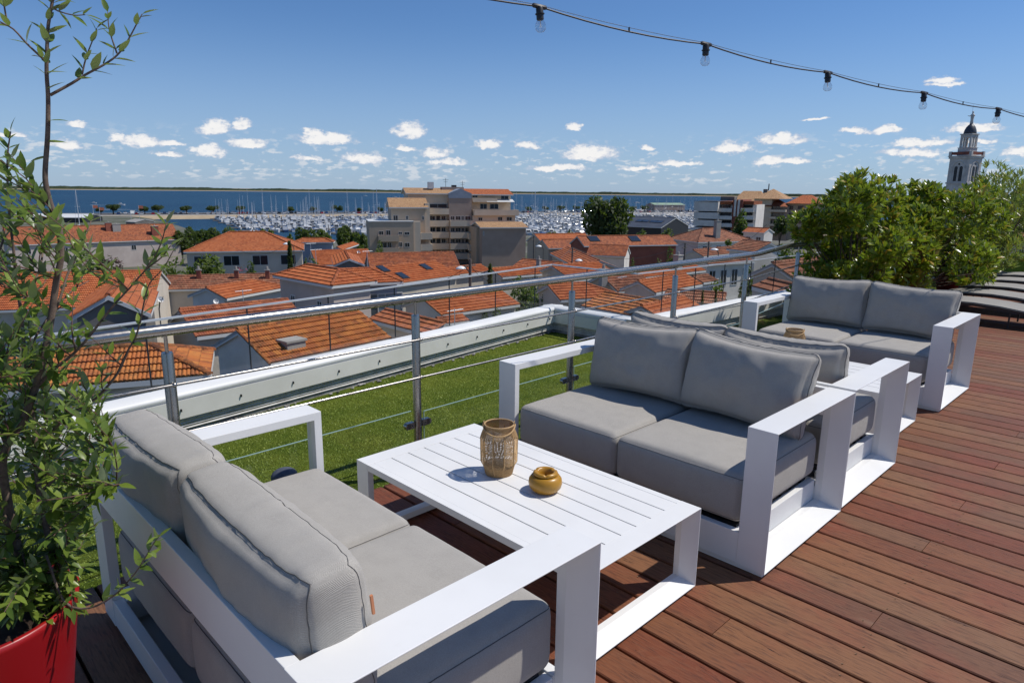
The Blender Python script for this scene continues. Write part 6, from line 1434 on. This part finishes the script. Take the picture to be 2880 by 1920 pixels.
simple_roofed('faint grey-roofed hall beside the harbour restaurant', 'R1', (1240, 440), (1330, 445), (1400, 482), 5.0, 14, 'concrete', 'w_grey', 320, 'harbour_hall', maxd=16)
# ------------------------------------------------------------------ boats
def hull(k, L, Bm, H, mi=0, dz=0.0):
    st = [(-.5, .80, 0), (-.3, .97, 0), (0, 1.0, .02), (.25, .80, .08), (.42, .38, .18), (.5, .03, .26)]; vs = []
    for s, w_, rs_ in st:
        x = s*L; w_ = w_*Bm/2; zt_ = H*(1+rs_*1.2)+dz; vs += [(x, -w_, zt_), (x, -w_*.72, dz-.15), (x, w_*.72, dz-.15), (x, w_, zt_)]
    n = len(st); k.add(vs, [(i*4+j, (i+1)*4+j, (i+1)*4+j+1, i*4+j+1) for i in range(n-1) for j in range(3)]+[(i*4+3, (i+1)*4+3, (i+1)*4, i*4) for i in range(n-1)]+[(0, 1, 2, 3)], mi)
def boat_mesh(kind, L):
    k = MB(); Bm = L*.34; H = L*.13
    hull(k, L, Bm, H, 1 if kind == 'navy' else 0); w_ = Bm*.34
    if kind in ('cabin', 'navy'):
        k.extr([(-.12*L, -w_, H), (.26*L, -w_, H*1.1), (.12*L, -w_*.9, H+L*.15), (-.10*L, -w_*.9, H+L*.16)], (0, 2*w_, 0), 0); k.extr([(.255*L, -w_*.93, H*1.25), (.135*L, -w_*.88, H+L*.135), (.125*L, -w_*.88, H+L*.135), (.235*L, -w_*.93, H*1.2)], (0, 1.8*w_, 0), 3)
        k.box(-.09*L, .09*L, -w_*.96, w_*.96, H+L*.06, H+L*.12, 3); k.box(-.1*L, .1*L, -w_*1.0, w_*1.0, H+L*.155, H+L*.168, 0); k.tube([(-.05*L, 0, H+L*.16), (-.08*L, 0, H+L*.3)], .04, 4, mi=4)
    elif kind == 'open':
        k.box(-.42*L, .12*L, -w_*1.05, w_*1.05, H+.01, H+L*.05, 2); k.extr([(.10*L, -w_, H), (.16*L, -w_, H), (.08*L, -w_, H+L*.09)], (0, 2*w_, 0), 3); k.tube([(.0, -w_, H), (0, -w_, H+L*.22), (0, w_, H+L*.22), (0, w_, H)], .03, 4, mi=4)
    elif kind == 'rib': k.extr([(-.15*L, -w_*.6, H), (.1*L, -w_*.6, H), (.05*L, -w_*.6, H+L*.12), (-.1*L, -w_*.6, H+L*.12)], (0, 1.2*w_, 0), 0); k.box(-.5*L, -.44*L, -.25, .25, H*.4, H+.5, 5)
    elif kind == 'sail':
        k.extr([(-.15*L, -w_*.8, H), (.25*L, -w_*.5, H*1.1), (.16*L, -w_*.45, H+L*.055), (-.14*L, -w_*.7, H+L*.06)], (0, 1.5*w_, 0), 0); hm = L*1.28
        k.tube([(.05*L, 0, H), (.05*L, 0, H+hm)], [.085, .065], 4, mi=4); k.tube([(.05*L, 0, H+L*.13), (-.38*L, 0, H+L*.12)], .13, 5, mi=2 if L > 9 else 0); k.tube([(.05*L, -L*.07, H+hm*.5), (.05*L, L*.07, H+hm*.5)], .03, 4, mi=4)
        k.tube([(.05*L, 0, H+hm), (.49*L, 0, H*1.3)], .025, 3, mi=4); k.tube([(.05*L, 0, H+hm), (-.48*L, 0, H)], .02, 3, mi=4)
    return k
BM = [M['boat'], M['boatblue'], M['boatcover'], M['boatdark'], M['mast'], M['black']]
btypes = [('cabin', 7.5), ('cabin', 9.0), ('cabin', 6.2), ('open', 5.8), ('open', 6.8), ('rib', 5.6), ('navy', 7.5), ('sail', 8.5), ('sail', 10.5), ('sail', 7.5), ('sail', 12.5)]
bw = [9, 4, 8, 6, 5, 5, 2, 3, 2, 3, .8]
BMB = [boat_mesh(*b) for b in btypes]; BME = [k.mesh('boat', BM, False) for k in BMB]
blab = {'cabin': 'white cabin motorboat moored among the packed rows of the marina', 'open': 'white open motorboat with a low deck cover moored in the marina rows', 'rib': 'small white launch with centre console moored in the marina rows', 'navy': 'dark blue hulled motorboat moored among white boats in the marina', 'sail': 'white sailing boat with bare mast moored in the marina'}
random.seed(21); spots = []; pon = MB(); piles = MB()
def scr_xy(p): d = p-CAM; z = d@FW; return 1440+FL*(d@RT)/z, 960-FL*(d@UP)/z
Lp = np.linalg.norm(PB-PA)
row = 0
off = 15.0
while off < 225:
    s = -30.0; run = []
    base = PA-PN*off
    while s < Lp+90:
        p = base+PU*s; x, y = scr_xy(p); D = math.hypot(p[0], p[1])
        ok = 575 < x < 2010 and D > shore(x)+14 and not (600 < x < 760 and y > 655+ (x-600)*.05)
        lim = np.interp(x, [560, 700, 1020], [605, 652, 668]); ok = ok and y < (lim if x < 1040 else 668)
        if ok:
            run.append(s)
            for sg in (-1, 1):
                if random.random() < .93:
                    bi = random.choices(range(len(btypes)), bw)[0]; L = btypes[bi][1]; spots.append((p+PN*sg*(L*.5+1.4), bi, math.atan2(PN[1], PN[0])+(PI if random.random() < .5 else 0)+random.uniform(-.04, .04), x, D))
        s += random.uniform(3.0, 3.9)
    if run:
        a = base+PU*(min(run)-4); pon.obox(a-PN*.9+SC([0, 0, .25]), PU*(max(run)-min(run)+8), PN*1.8, (0, 0, .35))
        s = min(run)
        while s < max(run): q = base+PU*s; piles.tube([q+SC([0, 0, -1]), q+SC([0, 0, 2.6])], .17, 5); s += 11
    off += 25.5
pr = link('marina_pontoons', None, label='timber pontoons with mooring piles between the rows of boats', cat='pontoon')
obj('pontoon_deck', pon, M['pontoon'], pr); obj('mooring_piles', piles, M['pole'], pr, kind='stuff')
spots.sort(key=lambda q: q[4]-btypes[q[1]][1]*4); restb = MB()
for i, (p, bi, a, x, D) in enumerate(spots):
    if i < 290: o = link('moored_boat', BME[bi], None, None, blab[btypes[bi][0]], 'boat', 'boats moored in the marina', (p[0], p[1], SEA), a)
    else:
        ca2, sa2 = math.cos(a), math.sin(a); k = BMB[bi]; b0 = len(restb.v); restb.v += [(v[0]*ca2-v[1]*sa2+p[0], v[0]*sa2+v[1]*ca2+p[1], v[2]+SEA) for v in k.v]; restb.f += [tuple(b0+j for j in f) for f in k.f]; restb.mi += k.mi
obj('distant_boats', restb, BM, kind='stuff', label='hundreds of distant white boats packed in the far rows of the marina', cat='boats')
print('boats', len(spots))
for i, (x, y, c, lb) in enumerate(((1105, 320, 'R1', 'small white motorboat speeding on the open water, left'), (860, 302, 'R1', 'tiny dark boat on the open water, far left'), (750, 302, 'R3', 'white motorboat drawing a wake behind the marina trees'), (1275, 300, 'R3', 'white sailing boat anchored on the open bay, right'), (1068, 235, 'R2', 'small white sail out on the bay'), (1340, 245, 'R2', 'distant white boat on the bay near the apartment roof'))):
    px, py = cp(c, x, y); p = atz(px, py, SEA); link('bay_boat', BME[(1, 2, 1, 8, 8, 1)[i]], None, None, lb, 'boat', None, (p[0], p[1], SEA), YAW-PI/2+.3)
M['foam'] = mat('foam', (0.6, 0.64, 0.66), .8); b = MB()
for (c, x, y, L) in (('R3', 735, 304, 120), ('R3', 820, 250, 90), ('R3', 1520, 250, 70), ('R1', 1050, 318, 60), ('R1', 1350, 360, 90), ('R3', 1230, 250, 60)):
    px, py = cp(c, x, y); p = atz(px, py, SEA); u = RT*1.0; u = SC([u[0], u[1], 0]); n_ = SC([-u[1], u[0], 0]); b.add([p-u*L*.4+n_*2+SC([0, 0, .02]), p-u*L*.4-n_*2.2+SC([0, 0, .02]), p+SC([0, 0, .02])], [(0, 1, 2)])
obj('boat_wakes', b, M['foam'], kind='stuff', label='thin white wakes behind boats on the bay', cat='wake')
# ------------------------------------------------------------------ parked cars on the pier
def car_mesh(body):
    k = MB(); L, w, H = 4.2, 1.75, 1.45
    low = [(-2.1, .35), (-2.1, .85), (-1.9, .92), (1.1, .90), (2.0, .75), (2.1, .55), (2.08, .3), (-2.05, .3)]; k.extr([(x, -w/2, z) for x, z in low], (0, w, 0), 0)
    cab = [(-1.85, .92), (-1.45, 1.40), (.25, 1.42), (1.0, .91)]; k.extr([(x, -w/2+.1, z) for x, z in cab], (0, w-.2, 0), 1); k.box(-1.35, .2, -w/2+.13, w/2-.13, 1.41, 1.45, 0)
    for x in (-1.3, 1.3):
        for y in (-w/2-.01, w/2-.2): k.tube([(x, y, .32), (x, y+.21, .32)], .32, 10, mi=2)
    return k.mesh('car', [body, M['pane'], M['black']])
cols = [('white', (.7, .7, .7)), ('silver', (.42, .43, .45)), ('black', (.015, .015, .018)), ('dark grey', (.06, .065, .075)), ('blue', (.03, .07, .2)), ('red', (.35, .02, .02))]
CM = [(n_, car_mesh(mat('car_paint_'+n_.replace(' ', '_'), c, .25, .2))) for n_, c in cols]; random.seed(8)
s = -160.0
while s < Lp+60:
    for row_, off in ((0, 5.5), (1, 14.0)):
        if random.random() < .78:
            p = PA+PU*s+PN*off; xx_ = 1440+FL*((p-CAM)@RT)/((p-CAM)@FW); vis = 330 < xx_ < 1130 or 1470 < xx_ < 1960
            if not vis: continue
            nm, me_ = random.choice(CM) if random.random() < .6 else CM[0]; link('parked_car', me_, None, None, nm+' car parked in the line on the harbour pier', 'car', 'cars parked along the pier', (p[0], p[1], SEA+2.31), math.atan2(PN[1], PN[0])+(PI if random.random() < .5 else 0))
    s += 3.0+(6 if random.random() < .05 else 0)
# ------------------------------------------------------------------ poles, wires, street lamps, aerials, dishes
def tpole(label, c, x, yt, D, r=.13, lamp=False):
    px, py = cp(c, x, yt); p = atd(px, py, D); t = thing('utility_pole', label, 'pole', (p[0], p[1], zg(D))); b = MB(); b.tube([(0, 0, -1), (0, 0, p[2]-zg(D))], [r, r*.8], 7); obj('pole', b, M['pole'], t)
    b = MB(); h_ = p[2]-zg(D); b.box(-.5, .5, -.04, .04, h_-.5, h_-.42); obj('crossarm', b, M['pole'], t); return p
P1 = tpole('tall grey utility pole beside the cypresses, carrying black wires', 'R2', 2032, 812, 48); P2 = tpole('thin dark pole left of the warehouse roofs', 'R3', 332, 598, 88, .11); P3 = tpole('dark pole before the dark orange slope of the hall', 'R3', 686, 705, 70, .10); P4 = tpole('utility pole at the right of the brick hall', 'R3', 1722, 665, 72, .12); P5 = tpole('utility pole before the white bungalow', 'R3', 1940, 650, 70, .1)
wires = thing('overhead_wires', 'thin black overhead wires looping between the poles and roofs', 'wires'); b = MB()
def wire(a, b_, sag): pts = [a+(b_-a)*s-SC([0, 0, sag*4*s*(1-s)]) for s in np.linspace(0, 1, 12)]; b.tube(pts, .018, 3, caps=False)
E1 = atd(*cp('R2', 1240, 985), 52); wire(P1-SC([0, 0, .4]), E1, 1.0); E2 = atd(*cp('R2', 2352, 965), 55); wire(P1-SC([0, 0, .4]), E2, .8); wire(P1-SC([0, 0, .7]), P3, 1.5); wire(P3, P4, 1.4); wire(P4, P5, .5); wire(P5-SC([0, 0, .5]), atd(*cp('R4', 170, 1060), 70), 1.0); wire(atd(*cp('R2', 470, 730), 90), atd(*cp('R2', 700, 870), 60), .5); wire(atd(*cp('R2', -200, 660), 92), atd(*cp('R2', 345, 672), 85), 1.4)
obj('wires', b, M['black'], wires)
for i, (c, x, y, D) in enumerate((('R2', 345, 676, 85), ('R2', 1948, 900, 54), ('R3', 378, 697, 92), ('R3', 745, 828, 75), ('R3', 1990, 728, 74))):
    px, py = cp(c, x, y); p = atd(px, py, D); z0 = zg(D); t = thing('street_lamp', 'street lamp with a shallow white disc head '+('in front of the villa roof', 'over the roof with skylights', 'beside the warehouse gable', 'below the long hall', 'before the old brown roof')[i], 'street lamp', (p[0], p[1], z0)); b2 = MB(); h_ = p[2]-z0
    b2.tube([(.9, 0, -1), (.9, 0, h_-.4), (.5, 0, h_+.1), (0, 0, h_+.1)], .05, 5); obj('pole', b2, M['pole'], t); b2 = MB(); b2.lathe([(.42, -.02), (.40, .05), (.2, .17), (.03, .22)], (0, 0, h_), 14); obj('lamp_head', b2, M['lampwhite'], t, smooth=True)
for i, (c, x, y, D, r) in enumerate((('R1', 2130, 1163, 50, .27), ('R1', 1470, 1190, 33, .13), ('R2', 1005, 752, 84, .2), ('R1', 1980, 1205, 48, .18))):
    px, py = cp(c, x, y); p = atd(px, py, D); t = thing('satellite_dish', 'white satellite dish '+('on the small cottage eave', 'on the white post beside the grey barn', 'on the bright orange cluster roof', 'low on the wall of the small cottage')[i], 'satellite dish', tuple(p)); b2 = MB()
    dirv = SC([-p[0], -p[1], 0]); dirv = dirv/np.linalg.norm(dirv); dirv = dirv*.8+RT*.35+SC([0, 0, .5]); dirv /= np.linalg.norm(dirv); b2.tube([-dirv*.0, dirv*.03, dirv*.09, dirv*.13], [.02, r*.5, r*.86, r], 16, caps=False); obj('dish', b2, M['lampwhite'], t, smooth=True); b2 = MB(); b2.tube([(0, 0, 0), tuple(-dirv*.25-SC([0, 0, .3])), tuple(-dirv*.25-SC([0, 0, 1.6]))], .03, 5); b2.tube([tuple(dirv*.12-SC([0, 0, r])), tuple(dirv*.5)], .015, 4); obj('arm', b2, M['pole'], t)
for i, (c, x, yt, yb, D) in enumerate((('R2', 565, 660, 840, 70), ('R2', 612, 715, 870, 62), ('R1', 2228, 1090, 1180, 48), ('R2', 1890, 1265, 1400, 36), ('R3', 1140, 965, 1060, 50), ('R2', 1085, 730, 890, 66))):
    p, q = atd(*cp(c, x, yt), D), atd(*cp(c, x, yb), D); t = thing('roof_aerial', 'thin television aerial mast '+('left of the cluster of orange roofs', 'beside the dark open gable', 'on the small cottage roof', 'on the tiny tiled roof above the parapet', 'on the weathered brown roof', 'at the left end of the long roof')[i], 'aerial', tuple(SC([p[0], p[1], q[2]]))); h_ = p[2]-q[2]; b2 = MB(); b2.tube([(0, 0, -.3), (0, 0, h_)], .025, 5); obj('mast', b2, M['mast'], t); b2 = MB(); b2.tube([(-.5, 0, h_-.1), (.6, 0, h_-.1)], .015, 4)
    for k in range(6): b2.tube([(-.45+k*.19, -.25, h_-.1), (-.45+k*.19, .25, h_-.1)], .009, 3)
    obj('antenna', b2, M['mast'], t)
# beach flags, pale promenade, big foreground masts
g = MB(); A2 = atz(150, 630, zg(330)); B2 = atz(470, 622, zg(360)); 
mast_l = [('R2', 1172, 165, 'tallest bare white mast rising above the marina left of the apartment block'), ('R1', 690, 170, 'tall pale mast with rigging at the far left behind the restaurant'), ('R2', 517, 240, 'tall bare mast in the left rows of the marina'), ('R3', 345, 190, 'thin tall mast right of the apartment block')]
for c, x, y, lb in mast_l:
    px, py = cp(c, x, y); D = 330.0; p = atd(px, py, D); t = thing('tall_sailboat', lb, 'sailing boat', (p[0], p[1], SEA), 1.1); k = MB(); hull(k, 13, 4, 1.5); obj('hull', k, M['boat'], t); k = MB(); hm = p[2]-SEA; k.tube([(0, 0, 1), (0, 0, hm)], [.15, .12], 6); k.tube([(0, 0, 3), (-4.6, 0, 2.9)], .2, 5); k.tube([(0, -1, hm*.6), (0, 1, hm*.6)], .05, 4); obj('mast', k, M['mast'], t); k = MB(); k.tube([(0, 0, hm), (6.2, 0, 1.8)], .035, 3); k.tube([(0, 0, hm), (-6.2, 0, 1.5)], .035, 3); obj('rigging', k, M['mast'], t)
for i, (x, y) in enumerate(((852, 335), (912, 355), (1272, 338), (1198, 385))):
    px, py = cp('R1', x, y); D = 390; p = atd(px, py, D); t = thing('beach_flag', 'small flag on a pole at the '+('left, white and red', 'left, plain red and low', 'middle of the harbour front, red', 'harbour front, white and lower')[i], 'flag', (p[0], p[1], zg(D))); h_ = p[2]-zg(D)+1; b2 = MB(); b2.tube([(0, 0, 0), (0, 0, h_)], .09, 5); obj('pole', b2, M['mast'], t); b2 = MB(); b2.extr([(0, 0, h_), (2.2, .3, h_-.2), (2.2, .3, h_-1.6), (0, 0, h_-1.5)], (0, .04, 0)); obj('flag', b2, M['w_brick'] if i != 3 else M['lampwhite'], t)
